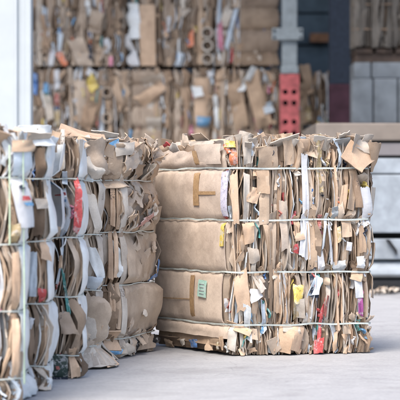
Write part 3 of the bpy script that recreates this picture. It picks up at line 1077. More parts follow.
# ------------------------------------------------------------------ low trailer to the right
YT = 15.9
tr = thing('flat_trailer', 'pale grey trailer flank with beige top rail behind the right end of the big bale', 'trailer', (3.2, YT + 1.1, 0))
to = (3.2, YT + 1.1, 0)
tx0, tx1 = wx(316, YT), 6.2
Zt = lambda p: wz(p, YT)
box('top_rail', tx0, tx1, YT, YT + 2.2, Zt(140.5), Zt(123), M['beige'], tr, 0.012, to)
box('rail_shadow_gap', tx0 + 0.02, tx1 - 0.02, YT + 0.06, YT + 2.14, Zt(143), Zt(140.5), M['rubber'], tr, 0.0, to)  # near-black strip; the shade between the rails is put into its colour
box('side_board', tx0 + 0.01, tx1 - 0.01, YT + 0.02, YT + 2.18, Zt(155.5), Zt(143), M['trailer2'], tr, 0.008, to)
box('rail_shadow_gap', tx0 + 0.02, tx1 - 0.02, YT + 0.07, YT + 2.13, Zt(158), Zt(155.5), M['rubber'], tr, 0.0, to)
box('upper_panel', tx0 + 0.01, tx1 - 0.01, YT + 0.03, YT + 2.17, Zt(173.5), Zt(158), M['trailer'], tr, 0.01, to)
for i in range(6):
    w = (tx1 - tx0 - 0.02) / 6
    box('lower_panel', tx0 + 0.01 + i * w + 0.004, tx0 + 0.01 + (i + 1) * w - 0.004, YT + 0.035, YT + 2.165, Zt(233), Zt(174.5), M['trailer'], tr, 0.012, to)
box('underframe', tx0 + 0.05, tx1 - 0.05, YT + 0.25, YT + 1.95, Zt(238.5), Zt(233.2), M['rubber'], tr, 0.0, to)


def skirt(name, za, zb_, y0, mat):
    # rounded lower fender running the length of the flank
    V, F = [], []
    n = 10
    prof = [(y0 + 0.16, zb_)]
    for i in range(n + 1):
        a = pi / 2 - pi * 0.5 * i / n
        prof.append((y0 + 0.16 - 0.16 * cos(a) * 1.0, za + (zb_ - za) * (0.25 + 0.75 * sin(a)) if i < n else za + (zb_ - za) * 0.25))
    for i in range(1, 6):
        a = pi / 2 * i / 5
        prof.append((y0 + 0.16 * (1 - cos(a)), za + (zb_ - za) * 0.25 * (1 - sin(a))))
    prof.append((y0 + 2.0, za))
    prof.append((y0 + 2.0, zb_))
    k = len(prof)
    for xx in (tx0 + 0.03, tx1 - 0.03):
        for y, z in prof:
            V.append((xx - to[0], y - to[1], z - to[2]))
    for i in range(k):
        j = (i + 1) % k
        F.append((i, k + i, k + j, j))
    F.append(tuple(range(k - 1, -1, -1)))
    F.append(tuple(range(k, 2 * k)))
    return link(name, mesh_from(name, V, F, True, 40), mat, tr)


box('fender_panel', tx0 + 0.02, tx1 - 0.02, YT + 0.03, YT + 2.1, Zt(259.5), Zt(239), M['trailer'], tr, 0.008, to)
skirt('fender_skirt', Zt(279), Zt(260.2), YT + 0.0, M['trailer'])
box('rubber_skid', tx0 + 0.04, tx1 - 0.04, YT + 0.035, YT + 2.0, 0.0, Zt(279.2), M['rubber'], tr, 0.03, to)
# slanting strut
sv = []
for (xa, za, ya) in ((386, 239.6, 0), (389.5, 239.6, 0), (397, 250, 0), (397, 255, 0)):
    sv.append((wx(xa, YT), za))
V, F = [], []
for yy in (YT - 0.01, YT + 0.028):
    for xa, za in sv:
        V.append((xa - to[0], yy - to[1], Zt(za) - to[2]))
F = [(0, 3, 2, 1), (4, 5, 6, 7), (0, 1, 5, 4), (1, 2, 6, 5), (2, 3, 7, 6), (3, 0, 4, 7)]
link('strut', mesh_from('strut', V, F, False), M['rubber'], tr)

# ------------------------------------------------------------------ main bale
def Yof(py_bottom):
    return CAM_H * FPX / (py_bottom - HZ)


P0 = (wx(158, 10.55), 10.55)
P1 = (wx(233, 9.88), 9.88)
P2 = (wx(369, 10.06), 10.06)
P3 = (P2[0] - 0.33, P2[1] + 0.72)
MB = Bale('cardboard_bale', 'big strapped cardboard bale with flat brown sheet on its left side, standing on the yard', [P0, P1, P2, P3], 0.0, 1.07,
          [0.152, 0.412, 0.672, 0.928], 5, 0.017, strap_w=0.0085, rnd=0.035)
MB.core('dark')
sA, sB, sC = MB.corner[1], MB.corner[2], MB.corner[3]
MK = 10.0 / FPX       # metres per photograph pixel at the main bale
mp = lambda px, py: MB.pix(px, py, 0.0, sB + 0.02)
# the flat sheets on the left side, one per tier between straps
T = MB.tiers()
s_end = mp(226, 250)[0]
for i, (a, b_) in enumerate(((0.155, 0.408), (0.416, 0.668), (0.676, 0.924))):
    MB.panel(0.012, s_end + (0.0, 0.03, 0.01)[i], a, b_, 0.012, 'flat', nu=24, nz=18, amp=0.0035, pinch=1.3, t=0.006)
    MB.panel(0.02, s_end + 0.05, a + 0.004, b_ - 0.004, -0.004, 'grey', nu=14, nz=8, amp=0.004, t=0.005)
# bottom course under the lowest strap
MB.panel(0.01, s_end + 0.05, 0.085, 0.149, 0.016, 'flat', nu=18, nz=6, amp=0.006, ragged=0.006)
MB.panel(0.015, s_end + 0.02, 0.045, 0.10, 0.004, 'tan', nu=16, nz=5, amp=0.01, ragged=0.006)
MB.panel(0.03, s_end + 0.04, 0.012, 0.06, -0.006, 'dark', nu=16, nz=5, amp=0.012)
# top course: sheets folded over
MB.panel(0.02, s_end + 0.02, 0.932, 1.02, 0.008, 'flat', nu=18, nz=7, amp=0.010, ragged=0.012)
s1_, z1_ = mp(200, 150)
MB.panel(0.03, s1_, 1.0, 1.045, -0.006, 'tan', nu=14, nz=5, amp=0.012, ragged=0.01)
MB.panel(mp(201, 150)[0], mp(226, 150)[0], 0.95, 1.05, 0.016, 'flat', nu=8, nz=6, amp=0.008)
s, z = mp(180, 147)
MB.topper(s, 0.985, 0.42, 0.085, 'pale', 0.03, -0.9, 0.012, name='cardboard_flap', n=9, torn=0.06)
MB.topper(mp(210, 140)[0], 0.99, 0.30, 0.09, 'peach', 0.05, -0.6, 0.015, name='cardboard_flap', n=8, torn=0.08)
MB.topper(mp(166, 138)[0], 1.0, 0.05, 0.08, 'red', 0.05, 0.3, 0.014, 0.4, name='plastic_scrap')
MB.topper(mp(178, 138)[0], 1.0, 0.10, 0.07, 'pale', 0.02, 0.5, 0.02, -0.2)


def mtape(pxa, pya, pxb, pyb, wpx, d=0.0205, mat='tape', name='tape_strip'):
    """a strip of parcel tape on the flat sheet"""
    n = 9
    r = MB.rng
    hor = abs(pxb - pxa) > abs(pyb - pya)
    P_ = []
    for k in range(n):
        t = k / (n - 1)
        x, y = pxa + (pxb - pxa) * t, pya + (pyb - pya) * t
        if hor:
            e0, e1 = mp(x, y - wpx / 2), mp(x, y + wpx / 2)
        else:
            e0, e1 = mp(x - wpx / 2, y), mp(x + wpx / 2, y)
        P_.append((e0, e1))
    S = np.array([[e[0][0], e[1][0]] for e in P_])
    Z = np.array([[e[0][1], e[1][1]] for e in P_])
    MB.add(name, MB.P(S, Z, np.full_like(S, d)), 0.0012, mat)


mtape(202, 170, 202, 205.5, 5.5)
mtape(204.5, 193, 222, 193, 3.4, 0.0212)
mtape(200, 151, 202.5, 166, 4, 0.021)
mtape(198, 275, 198, 319, 4.2)
mtape(160, 297, 200, 299, 0.9, 0.019)
# mint label with rows of print
s, z = mp(208.5, 288.5)
mint = MB.scrap(s, z, 0.085, 0.085, 0.022, 'mint', 'label_sheet', 0.0015, -0.05, n=5, torn=0.02, t=0.001)
for k in range(4):
    s, z = mp(208.5, 284 + k * 3.2)
    q = MB.scrap(s, z, 0.055 - 0.01 * (k % 2), 0.004, 0.0245, 'greyplastic', 'print_line', 0.0003, -0.05, n=3, torn=0.0, t=0.0006)
    q.parent = mint

# layered side
MPAL = [('tan', 4), ('grey', 5), ('peach', 1.0), ('dark', 2.2), ('pale', 0.8), ('brownish', 2.5)]
s_lay = mp(229, 250)[0]
MB.packed(s_lay, sB + 0.03, (0.0048, 0.0082), (-0.004, 0.016), MPAL, 0.16, 0.22, (-0.04, 0.012), 0.03, 9, (0.012, 0.035), (0.002, 0.006), 0.016)
MB.layered(s_lay, sB + 0.02, (0.026, 0.045), 0.6, MPAL, 0.03, 0.2, (-0.03, 0.008), 9, (0.012, 0.032), 0.12, 8)
for k in range(5):
    zc = ([0.02] + [q for q in MB.straps])[k]
    for q in range(13 if k else 18):
        MB.scrap(MB.rng.uniform(s_lay, sB + 0.03), zc + MB.rng.uniform(-0.05, 0.05) + (0.03 if not k else 0), MB.rng.uniform(0.012, 0.036), MB.rng.uniform(0.025, 0.06), MB.rng.uniform(-0.006, 0.014),
                 MB.rng.choice(['grey', 'tan', 'pale', 'peach', 'grey', 'dark']), 'crushed_scrap', 0.016, MB.rng.uniform(-0.7, 0.7), MB.rng.uniform(-0.4, 0.4), t=0.003, n=7, torn=0.25, side=MB.rng.uniform(-0.6, 0.6))
# far and rear sides
MB.layered(sB + 0.07, sC, (0.02, 0.035), 0.4, MPAL, 0.04, 0.5, (-0.03, 0.012), 7, (0.03, 0.06), 0.08)
MB.layered(sC, MB.L - 0.02, (0.03, 0.05), 0.4, MPAL, 0.04, 0.5, (-0.03, 0.012), 7, (0.03, 0.06), 0.08)
# tops
MB.ragged_top(s_lay, sB + 0.05, 34, hh=(0.0, 0.04), w=(0.03, 0.1), back=(0.0, 0.14))
MB.ragged_top(0.05, MB.L, 30, hh=(0.0, 0.05), w=(0.05, 0.14), back=(0.1, 0.25))


def ms(px, py, wpx, hpx, mat, d=0.024, rot=0.0, amp=0.007, name='paper_scrap', **kw):
    s, z = mp(px, py)
    k = 0.84 if wpx > 6 else 0.95
    return MB.scrap(s, z, wpx * MK * k, hpx * MK * 0.96, d * 0.62, mat, name, amp * 1.25, rot, **kw)


MB.slivers(s_lay, sB, 70)
# pieces one can pick out, by where they show
ms(235.5, 156, 7, 17, 'orange', 0.034, 0.1, 0.008, 'plastic_scrap', torn=0.25)
ms(233.5, 144, 9, 7, 'yellow', 0.036, 0.0, 0.008, 'plastic_scrap', torn=0.25)
ms(231, 149, 4, 9, 'orange', 0.034, 0.5, 0.008, 'plastic_scrap', torn=0.3)
ms(246, 150, 9, 30, 'pale', 0.03, 0.05, 0.012)
ms(229, 194, 8, 47, 'lavender', 0.030, 0.03, 0.006, torn=0.06, n=8)
ms(228, 218.5, 8, 3.5, 'red', 0.034, 0.0, 0.004, 'plastic_scrap')
ms(227.5, 234, 8, 25, 'yellow', 0.032, 0.02, 0.005, 'printed_card', torn=0.05)
ms(236, 196, 5, 48, 'peach', 0.03, 0.04, 0.008)
ms(245, 198, 7, 52, 'pale', 0.030, 0.0, 0.008, n=8, torn=0.05)
ms(303.5, 205, 7, 104, 'white', 0.030, 0.03, 0.009, 'white_strip', n=11, torn=0.07)
ms(301, 235, 6, 44, 'white', 0.034, -0.08, 0.008, 'white_strip', torn=0.08)
ms(266, 158, 24, 24, 'tan', 0.034, 0.05, 0.010, 'box_flap', torn=0.05, t=0.005)
ms(261, 181, 15, 26, 'tan', 0.030, 0.0, 0.010, 'box_flap', torn=0.08, t=0.005)
ms(286, 150, 12, 34, 'tan', 0.030, 0.08, 0.014, 'box_flap', torn=0.12, t=0.005)
ms(318, 165, 6, 60, 'ochre', 0.008, 0.02, 0.008, torn=0.08, n=9)
ms(262, 200, 12, 50, 'tan', 0.024, 0.02, 0.010, 'box_flap', torn=0.08)
ms(247, 232, 13, 22, 'peach', 0.034, 0.05, 0.009, 'box_flap', torn=0.2, t=0.004)
ms(251, 255, 12, 14, 'pale', 0.034, 0.1, 0.016, torn=0.3)
ms(242, 292, 13, 34, 'peach', 0.034, 0.1, 0.014, 'box_flap', torn=0.3, t=0.004)
ms(254, 293, 13, 12, 'white', 0.04, 0.2, 0.018, torn=0.35)
ms(246, 322, 7, 40, 'film', 0.030, 0.08, 0.010, 'plastic_scrap', torn=0.15, n=8)
ms(262, 316, 6, 34, 'bluewhite', 0.028, 0.08, 0.010, torn=0.15)
ms(257, 283, 10, 16, 'pale', 0.036, 0.3, 0.014, torn=0.25)
ms(296, 292, 9, 22, 'yellow', 0.034, -0.05, 0.010, 'plastic_scrap', torn=0.3)
ms(298, 308, 10, 20, 'pale', 0.036, 0.1, 0.010, 'printed_card', torn=0.1)
ms(293, 310, 5, 16, 'ochre', 0.038, 0.1, 0.010, torn=0.2)
ms(295, 226, 6, 22, 'peach', 0.032, 0.0, 0.008)
ms(294, 248, 7, 10, 'red', 0.032, 0.1, 0.008, 'plastic_scrap', torn=0.3)
ms(312, 283, 8, 36, 'navy', 0.016, 0.05, 0.008, torn=0.2)
ms(313, 287, 10, 18, 'bluewhite', 0.032, -0.3, 0.014, 'plastic_scrap', torn=0.35)
ms(319, 262, 6, 20, 'white', 0.034, 0.15, 0.01, torn=0.2)
ms(318, 330, 4, 46, 'red', 0.026, -0.12, 0.008, 'plastic_scrap', torn=0.3, n=8)
ms(316.5, 345, 9, 16, 'red', 0.036, -0.1, 0.014, 'plastic_scrap', torn=0.3)
ms(324, 306, 3.5, 22, 'brick', 0.03, -0.15, 0.008, torn=0.2)
ms(323, 232, 3.5, 34, 'film', 0.032, -0.12, 0.006, 'plastic_scrap', n=8)
ms(329, 245, 3, 44, 'white', 0.03, 0.08, 0.006, n=8)
ms(318, 222, 4, 14, 'brick', 0.032, -0.1, 0.006)
ms(337, 234, 4, 16, 'ochre', 0.032, 0.0, 0.006)
ms(347, 246, 7, 9, 'white', 0.038, -0.15, 0.006, 'printed_card', torn=0.08)
ms(358, 262, 10, 12, 'film', 0.038, 0.05, 0.008, 'plastic_scrap', torn=0.15)
ms(356, 287, 9, 21, 'white', 0.036, 0.04, 0.004, 'printed_card', torn=0.04)
ms(358, 305, 4, 18, 'purple', 0.034, 0.1, 0.008, 'plastic_scrap', torn=0.25)
ms(363, 206, 8, 42, 'white', 0.034, 0.06, 0.008, 'white_strip', torn=0.12, n=9)
ms(368, 215, 7, 56, 'pale', 0.03, 0.05, 0.008, n=9, torn=0.05)
ms(369, 270, 7, 60, 'grey', 0.03, 0.0, 0.008, n=9, torn=0.05)
ms(332, 212, 12, 14, 'greyplastic', 0.03, 0.1, 0.018, 'plastic_scrap', torn=0.35)
ms(337, 268, 14, 14, 'greyplastic', 0.030, 0.2, 0.018, 'plastic_scrap', torn=0.35)
ms(341, 200, 7, 30, 'peach', 0.03, -0.1, 0.012)
ms(349, 190, 10, 42, 'tan', 0.034, -0.12, 0.010, 'box_flap', fold=0.5, torn=0.06)
ms(354, 188, 8, 40, 'tan', 0.030, 0.14, 0.010, 'box_flap', fold=0.4, torn=0.06)
ms(345, 226, 12, 22, 'tan', 0.034, 0.02, 0.010, 'box_flap', torn=0.08)
ms(360, 238, 5, 30, 'tan', 0.016, 0.03, 0.008, torn=0.1)
ms(355, 275, 14, 12, 'peach', 0.034, -0.4, 0.010, 'box_flap', torn=0.15)
ms(310, 240, 11, 60, 'tan', 0.026, 0.02, 0.010, 'box_flap', torn=0.08, n=8)
ms(282, 225, 9, 50, 'grey', 0.026, 0.03, 0.010, 'box_flap', torn=0.08, n=8)
ms(271, 240, 8, 60, 'grey', 0.024, -0.02, 0.010, 'box_flap', torn=0.08, n=8)
ms(276, 290, 9, 46, 'tan', 0.022, 0.04, 0.010, 'box_flap', torn=0.12, n=8)
# bent box flap hanging off the upper right corner
MB.cinch = False
s, z = mp(352, 157)
MB.scrap(s, z, 0.135, 0.105, 0.055, 'peach', 'box_flap', 0.005, -0.62, -0.30, n=8, t=0.006, torn=0.05)
s, z = mp(362, 147)
MB.scrap(s - 0.01, z, 0.09, 0.06, 0.03, 'pale', 'box_flap', 0.014, -0.5, -0.4, n=7, t=0.005, torn=0.2)
MB.scrap(s + 0.03, z - 0.05, 0.05, 0.14, 0.045, 'tan', 'box_flap', 0.014, 0.2, 0.2, n=7, t=0.005, torn=0.15)
MB.topper(mp(368, 140)[0], 1.01, 0.10, 0.09, 'pale', 0.02, 0.3, 0.028, -0.2, n=8, torn=0.25)
MB.topper(mp(356, 140)[0], 1.01, 0.09, 0.085, 'pale', 0.0, 0.5, 0.028, 0.2, n=8, torn=0.25)
MB.cinch = True
# crushed tan carton low on the side
for k, (dx, dy, w, h, rot, side, mt) in enumerate(((-4, 0, 18, 26, 0.35, 0.5, 'peach'), (7, -1, 15, 25, 0.4, -0.6, 'peach'), (1, -11, 22, 9, 0.35, 0.0, 'pale'))):
    ms(288 + dx, 339 + dy, w, h, mt, 0.05, -rot * 0.6, 0.008, 'crushed_carton', torn=0.1, side=side, t=0.005)
# long flaps across the lowest strap at the corner
ms(238, 328, 26, 7, 'peach', 0.04, -0.45, 0.010, 'box_flap', torn=0.15)
ms(234, 338, 7, 24, 'pale', 0.034, -0.1, 0.008, torn=0.1)
ms(227, 343, 5, 16, 'tan', 0.034, 0.1, 0.008)
# what sticks out under the flat sheet
ms(198, 343.5, 16, 8, 'blue', 0.018, 0.0, 0.008, 'plastic_scrap', torn=0.25)
ms(186, 342, 10, 7, 'pale', 0.014, 0.2, 0.008)
ms(214, 344, 8, 12, 'tan', 0.024, 0.1, 0.008)
ms(222, 344, 6, 12, 'ochre', 0.024, -0.1, 0.008)
ms(172, 343, 20, 9, 'tan', 0.016, -0.1, 0.012)
# standing pieces along the top edge
for (px, w, h, mt, back, lean, rot) in ((233, 16, 14, 'pale', 0.02, 0.2, 0.1), (246, 16, 18, 'pale', 0.05, 0.3, -0.2), (262, 14, 20, 'tan', 0.02, 0.3, 0.5), (270, 10, 14, 'pale', 0.01, 0.1, -0.5),
                                       (284, 26, 13, 'pale', 0.03, 0.9, 0.25), (292, 22, 15, 'white', 0.06, 0.5, 0.45), (280, 12, 15, 'rose', 0.07, 0.2, 0.1), (306, 22, 12, 'peach', 0.02, 0.5, 0.0),
                                       (322, 20, 13, 'pale', 0.02, 0.4, -0.1), (333, 16, 13, 'pale', 0.03, 0.3, 0.2), (344, 14, 14, 'brick', 0.08, 0.2, 0.1), (340, 14, 12, 'greyplastic', 0.02, 0.6, 0.0),
                                       (252, 10, 12, 'pale', 0.02, 0.6, 0.3), (216, 20, 12, 'pale', 0.05, 0.3, 0.05), (238, 10, 15, 'yellow', 0.05, 0.2, 0.0)):
    MB.topper(mp(px, 140)[0], 1.045 - 0.03, w * MK, h * MK, mt, back, lean, 0.016, rot, n=7)
ST = MB.straps_all(d=0.021)
MB.cinch = False
for st, px_ in zip(ST, (262, 314, 331, 275)):
    s, z = mp(px_, 200)
    z = MB.straps[ST.index(st)]
    for k in range(3):
        q = MB.scrap(s + 0.012 * (k - 1), z + 0.004, 0.006 + 0.012 * (k == 1), 0.03 - 0.014 * (k == 1), 0.006, 'strap', 'strap_knot', 0.005, (0.9, 0.1, -0.8)[k], n=5, torn=0.15, t=0.002)
        q.parent = st
MB.cinch = True

# ------------------------------------------------------------------ left row
LSTR = [0.10, 0.358, 0.612, 0.866]


def row_bale(name, label, A, B_, depth, seed, h=1.045, bulge=0.022, extra=None, strap_mat='film', group='bales in the left row'):
    A, B_ = np.array(A), np.array(B_)
    d = (B_ - A) / np.linalg.norm(B_ - A)
    n = np.array([-d[1], d[0]])
    pts = [A, B_] + [np.array(e) for e in (extra or [])]
    if not extra:
        pts += [B_ + n * depth, A + n * depth]
    else:
        pts += [A + n * depth]
    return Bale(name, label, pts, 0.0, h, LSTR, seed, bulge, group, strap_mat, 0.008, 0.04)


def fill_row(B, pal, whites, flaps=0.2, endmat='film', bow=(0.0, 0.03)):
    B.core('dark')
    c1, c2 = B.corner[1], B.corner[2]
    B.packed(c1 - 0.26, c1 - 0.004, (0.0065, 0.011), bow, pal, whites, flaps, (-0.025, 0.012), 0.03, 10, (0.012, 0.035), (0.003, 0.008), 0.012)
    B.packed(0.0, c1 - 0.26, (0.03, 0.05), (0, 0), pal, whites, 0.4, (-0.02, 0.01), 0.03, 6, (0.03, 0.06))
    B.layered(c2 + 0.03, B.L - 0.05, (0.045, 0.07), 0.4, pal, 0.03, 0.5, (-0.03, 0.01), 6, (0.04, 0.07), whites)
    T = B.tiers()
    for a, b_ in zip(T[:-1], T[1:]):
        # the end of the pack: a pale sheet wrapped round the corner, another behind it
        B.panel(c1 + 0.0, c2 + 0.02, a + 0.004, b_ - 0.004, 0.006, endmat, 'end_sheet', nu=20, nz=16, amp=0.010, t=0.004, ragged=0.006, pinch=1.0, ncr=16)
        B.panel(c1 - 0.004, c1 + 0.10, a + 0.004, b_ - 0.004, -0.006, B.rng.choice(['tan', 'grey', 'pale']), 'end_sheet', nu=8, nz=9, amp=0.006, t=0.004)
    B.ragged_top(c1 - 0.3, c2, 16, hh=(0.0, 0.03))
    B.slivers(c1 - 0.15, c1 - 0.01, 9)
    B.ragged_top(0, B.L, 22, hh=(0.0, 0.03), back=(0.08, 0.25))


def row_pts(pc, yc, pb, yb, width=0.9):
    c = (wx(pc, yc), yc)
    b_ = (wx(pb, yb), yb)
    return (c[0] - width, yc - 0.03), c, [b_, (b_[0] - width, yb - 0.03)]


WP = [('tan', 3), ('grey', 3), ('pale', 2), ('white', 1.4), ('dark', 1.2), ('brownish', 2), ('film', 0.8)]


def make_row(label, pc, yc, pb, yb, seed, pal, whites, endmat, h=1.045):
    l, c, rest = row_pts(pc, yc, pb, yb)
    B = Bale('cardboard_bale', label, [l, c] + rest, 0.0, h, LSTR, seed, 0.020, 'bales in the left row', 'strap', 0.005, 0.03)
    fill_row(B, pal, whites, 0.2, endmat)
    return B


BA = make_row('nearest bale at the left edge with white film and pale green plastic strips', 18.5, 7.62, 23.0, 8.02, 31, WP, 0.25, 'film')
BB = make_row('second bale of the left row, white bulging end sheets beside dark brown layers', 45.5, 8.17, 48.5, 8.56, 32,
              [('tan', 2), ('grey', 2), ('pale', 1), ('dark', 4), ('brownish', 4), ('film', 0.8)], 0.15, 'film')
BC = make_row('third bale of the left row with a red strip and dark box at its foot', 78.0, 8.72, 79.5, 9.06, 33,
              [('tan', 3), ('grey', 4), ('pale', 1.0), ('dark', 2.4), ('brownish', 3)], 0.12, 'film')
BD = make_row('fourth bale of the left row with grey crumpled paper spilling from its foot', 95.5, 9.22, 97.5, 9.56, 34,
              [('grey', 5), ('pale', 2.0), ('tan', 2), ('dark', 1.5), ('brownish', 1)], 0.15, 'pale')
E1, E2 = (wx(118.5, 9.72), 9.72), (wx(151, 10.2), 10.2)
BE = Bale('cardboard_bale', 'rear bale of the left row with crumpled grey flank, next to the big bale',
          [(E1[0] - 0.85, 9.70), E1, E2, (E2[0] - 0.12, 10.75), (E2[0] - 1.0, 10.78)], 0.0, 1.04, LSTR, 35, 0.032, 'bales in the left row', 'strap', 0.005, 0.03)
BE.core('dark')
eA, eB = BE.corner[1], BE.corner[2]
EP = [('peach', 5), ('tan', 3), ('grey', 2), ('pale', 1), ('brownish', 2), ('dark', 1)]
BE.packed(eA - 0.24, eA - 0.004, (0.007, 0.012), (0.0, 0.03), EP, 0.1, 0.25, (-0.02, 0.014), 0.03, 10, (0.015, 0.045), (0.004, 0.010), 0.01)
BE.packed(0.0, eA - 0.24, (0.03, 0.05), (0, 0), EP, 0.1, 0.4, (-0.02, 0.01), 0.03, 6, (0.03, 0.06))
BE.layered(eB + 0.05, BE.L - 0.05, (0.05, 0.08), 0.4, None, 0.03, 0.5, (-0.03, 0.01), 6, (0.04, 0.07), 0.1)
# flank: three flattened sheets with cracks below, crushed pieces above
for a, b_ in ((0.106, 0.352), (0.364, 0.606)):
    BE.panel(eA + 0.02, eB - 0.005, a, b_, 0.0, 'grey', nu=26, nz=20, amp=0.015, pinch=1.2, t=0.005, ncr=26)
BE.panel(eA + 0.02, eB - 0.01, 0.618, 0.86, -0.012, 'grey', nu=20, nz=14, amp=0.016, t=0.006, ncr=20)
BE.panel(eA + 0.02, eB - 0.01, 0.02, 0.095, -0.012, 'grey', nu=12, nz=6, amp=0.02, t=0.006)
BE.crushed(eA + 0.03, eB - 0.02, 0.63, 0.85, 26, (0.05, 0.10), ['grey', 'grey', 'pale', 'tan', 'grey'], 0.018, (0.0, 0.022))
BE.crushed(eA - 0.06, eB - 0.01, 0.86, 1.03, 32, (0.06, 0.13), ['grey', 'tan', 'pale', 'grey', 'grey'], 0.028, (-0.01, 0.03))
BE.crushed(eA + 0.05, eB - 0.01, 0.12, 0.60, 14, (0.03, 0.06), ['grey', 'grey', 'grey', 'pale'], 0.008, (0.002, 0.008), 6)
BE.crushed(eA + 0.02, eB + 0.02, 0.02, 0.10, 16, (0.04, 0.09), ['dark', 'grey', 'black', 'pale'], 0.02, (-0.01, 0.02))
BE.ragged_top(eA - 0.1, eB, 34, ['grey', 'pale', 'tan', 'grey'], hh=(0.0, 0.06), w=(0.03, 0.09), back=(0.0, 0.1))
BE.ragged_top(eB, BE.L, 18, hh=(0.0, 0.04), back=(0.05, 0.2))


def sp(B, px, py, wpx, hpx, mat, d=0.02, rot=0.0, amp=0.008, name='paper_scrap', smin=0.0, smax=None, **kw):
    s, z = B.pix(px, py, smin, smax if smax is not None else B.corner[2])
    j = np.argmin(abs(B.S - s))
    # foreshortening of this side as the picture sees it
    X_ = FPX * B.PX / B.PY
    g = max(abs(np.gradient(X_)[j] / np.gradient(B.S)[j]), 30)
    return B.scrap(s, z, wpx / g, hpx * B.PY[j] / FPX, d, mat, name, amp, rot, **kw)


for a, b_ in zip([0.02] + LSTR, LSTR + [1.0]):
    BE.panel(eA - 0.002, eA + 0.03, a + 0.004, b_ - 0.004, 0.012, 'pale', 'end_sheet', nu=6, nz=10, amp=0.005, t=0.004)
# A: big white film faces in each tier, green strips
sp(BA, 17, 162, 8, 28, 'bluewhite', 0.03, 0, 0.01, 'film_sheet', n=8, torn=0.05)
sp(BA, 16, 146, 10, 12, 'tan', 0.036, 0, 0.01, 'box_flap', n=7, torn=0.08)
card = sp(BA, 16, 203, 8, 52, 'white', 0.034, 0.10, 0.008, 'printed_card', n=9, torn=0.05)
for (x_, y_, c) in ((15.5, 187, 'navy'), (16.5, 198, 'red'), (17, 204, 'skyblue')):
    sp(BA, x_, y_, 2.6, 3.2, c, 0.046, 0.1, 0.001, 'print_mark', n=3, torn=0.3, t=0.001).parent = card
sp(BA, 11, 232, 6, 18, 'ochre', 0.034, 0.1, 0.012, 'plastic_scrap', n=6, torn=0.25)
for y0_, y1_ in ((248, 311), (316, 378)):
    sp(BA, 12, (y0_ + y1_) / 2, 4, (y1_ - y0_) * 0.9, 'peach', 0.034, 0.0, 0.010, 'box_flap', n=8, torn=0.06)
BA.B, BA.cinch = 0.0, False
sp(BA, 20.5, 262, 0.9, 236, 'greenstrap', 0.046, 0.004, 0.006, 'plastic_strip', n=24, torn=0.02, smax=BA.corner[1])
sp(BA, 9.0, 195, 0.8, 100, 'greenstrap', 0.046, 0.0, 0.004, 'plastic_strip', n=14, torn=0.02)
BA.B, BA.cinch = 0.020, True
# B
sp(BB, 38, 163, 6, 34, 'dark', 0.026, 0.05, 0.012, 'box_flap', n=7, torn=0.15)
sp(BB, 51, 160, 5, 32, 'film', 0.045, 0.0, 0.008, 'film_sheet', n=7, torn=0.06)
card = sp(BB, 52, 205, 5, 46, 'white', 0.05, 0.05, 0.006, 'printed_card', n=8, torn=0.06)
for (x_, y_, c) in ((51.5, 183, 'skyblue'), (52, 194, 'red'), (52.5, 201, 'skyblue')):
    sp(BB, x_, y_, 2.0, 3.0, c, 0.058, 0.0, 0.001, 'print_mark', n=3, torn=0.3, t=0.001).parent = card
sp(BB, 38, 203, 6, 10, 'pale', 0.045, 0.1, 0.010, torn=0.15)
sp(BB, 37, 214, 6, 36, 'dark', 0.03, 0.0, 0.012, 'box_flap', torn=0.15)
sp(BB, 33, 272, 7, 44, 'bluewhite', 0.036, 0.0, 0.012, 'film_sheet', n=8, torn=0.08)
sp(BB, 41, 250, 5, 20, 'peach', 0.036, 0.0, 0.010, 'box_flap', torn=0.15)
sp(BB, 39, 295, 4, 16, 'red', 0.036, 0.1, 0.010, 'plastic_scrap', torn=0.25)
sp(BB, 31, 322, 8, 16, 'white', 0.04, -0.3, 0.012, torn=0.25)
sp(BB, 31, 345, 5, 42, 'dark', 0.03, 0.0, 0.010, 'box_flap', n=7, torn=0.08)
sp(BB, 27.5, 362, 4, 14, 'ochre', 0.034, 0.0, 0.010, torn=0.2)
BB.topper(BB.pix(42, 130)[0], 0.99, 0.16, 0.095, 'white', 0.03, -0.4, 0.035, name='film_sheet', n=10, curl=0.3)
BB.topper(BB.pix(36, 130)[0], 1.0, 0.13, 0.08, 'film', 0.0, 0.1, 0.03, name='film_sheet', n=9, curl=0.2)
# C
sp(BC, 63, 150, 4, 40, 'pale', 0.03, 0.0, 0.01, torn=0.08, n=8)
sp(BC, 73, 206, 4, 46, 'red', 0.036, -0.03, 0.008, 'plastic_scrap', torn=0.18, n=9)
sp(BC, 65, 178, 5, 12, 'bluewhite', 0.04, 0.0, 0.008, torn=0.1)
sp(BC, 66, 290, 2.5, 40, 'teal', 0.036, 0.12, 0.008, 'plastic_scrap', torn=0.18, n=8)
sp(BC, 61, 262, 4, 14, 'peach', 0.036, 0.0, 0.01, 'box_flap', torn=0.15)
sp(BC, 66, 322, 8, 26, 'grey', 0.05, 0.2, 0.028, 'crushed_scrap', torn=0.3, n=8)
card = sp(BC, 60, 368, 15, 27, 'darkgreen', 0.04, 0.0, 0.004, 'dark_box_panel', torn=0.03, n=6, t=0.01)
sp(BC, 60, 380, 16, 5, 'navy', 0.05, 0.0, 0.006, 'dark_box_panel', torn=0.08, n=6, t=0.01)
sp(BC, 58, 366, 3, 6, 'brick', 0.052, 0.4, 0.002, 'print_mark', torn=0.3, n=4, t=0.001).parent = card
sp(BC, 71, 360, 5, 32, 'peach', 0.05, 0.05, 0.014, 'box_flap', torn=0.2, n=7)
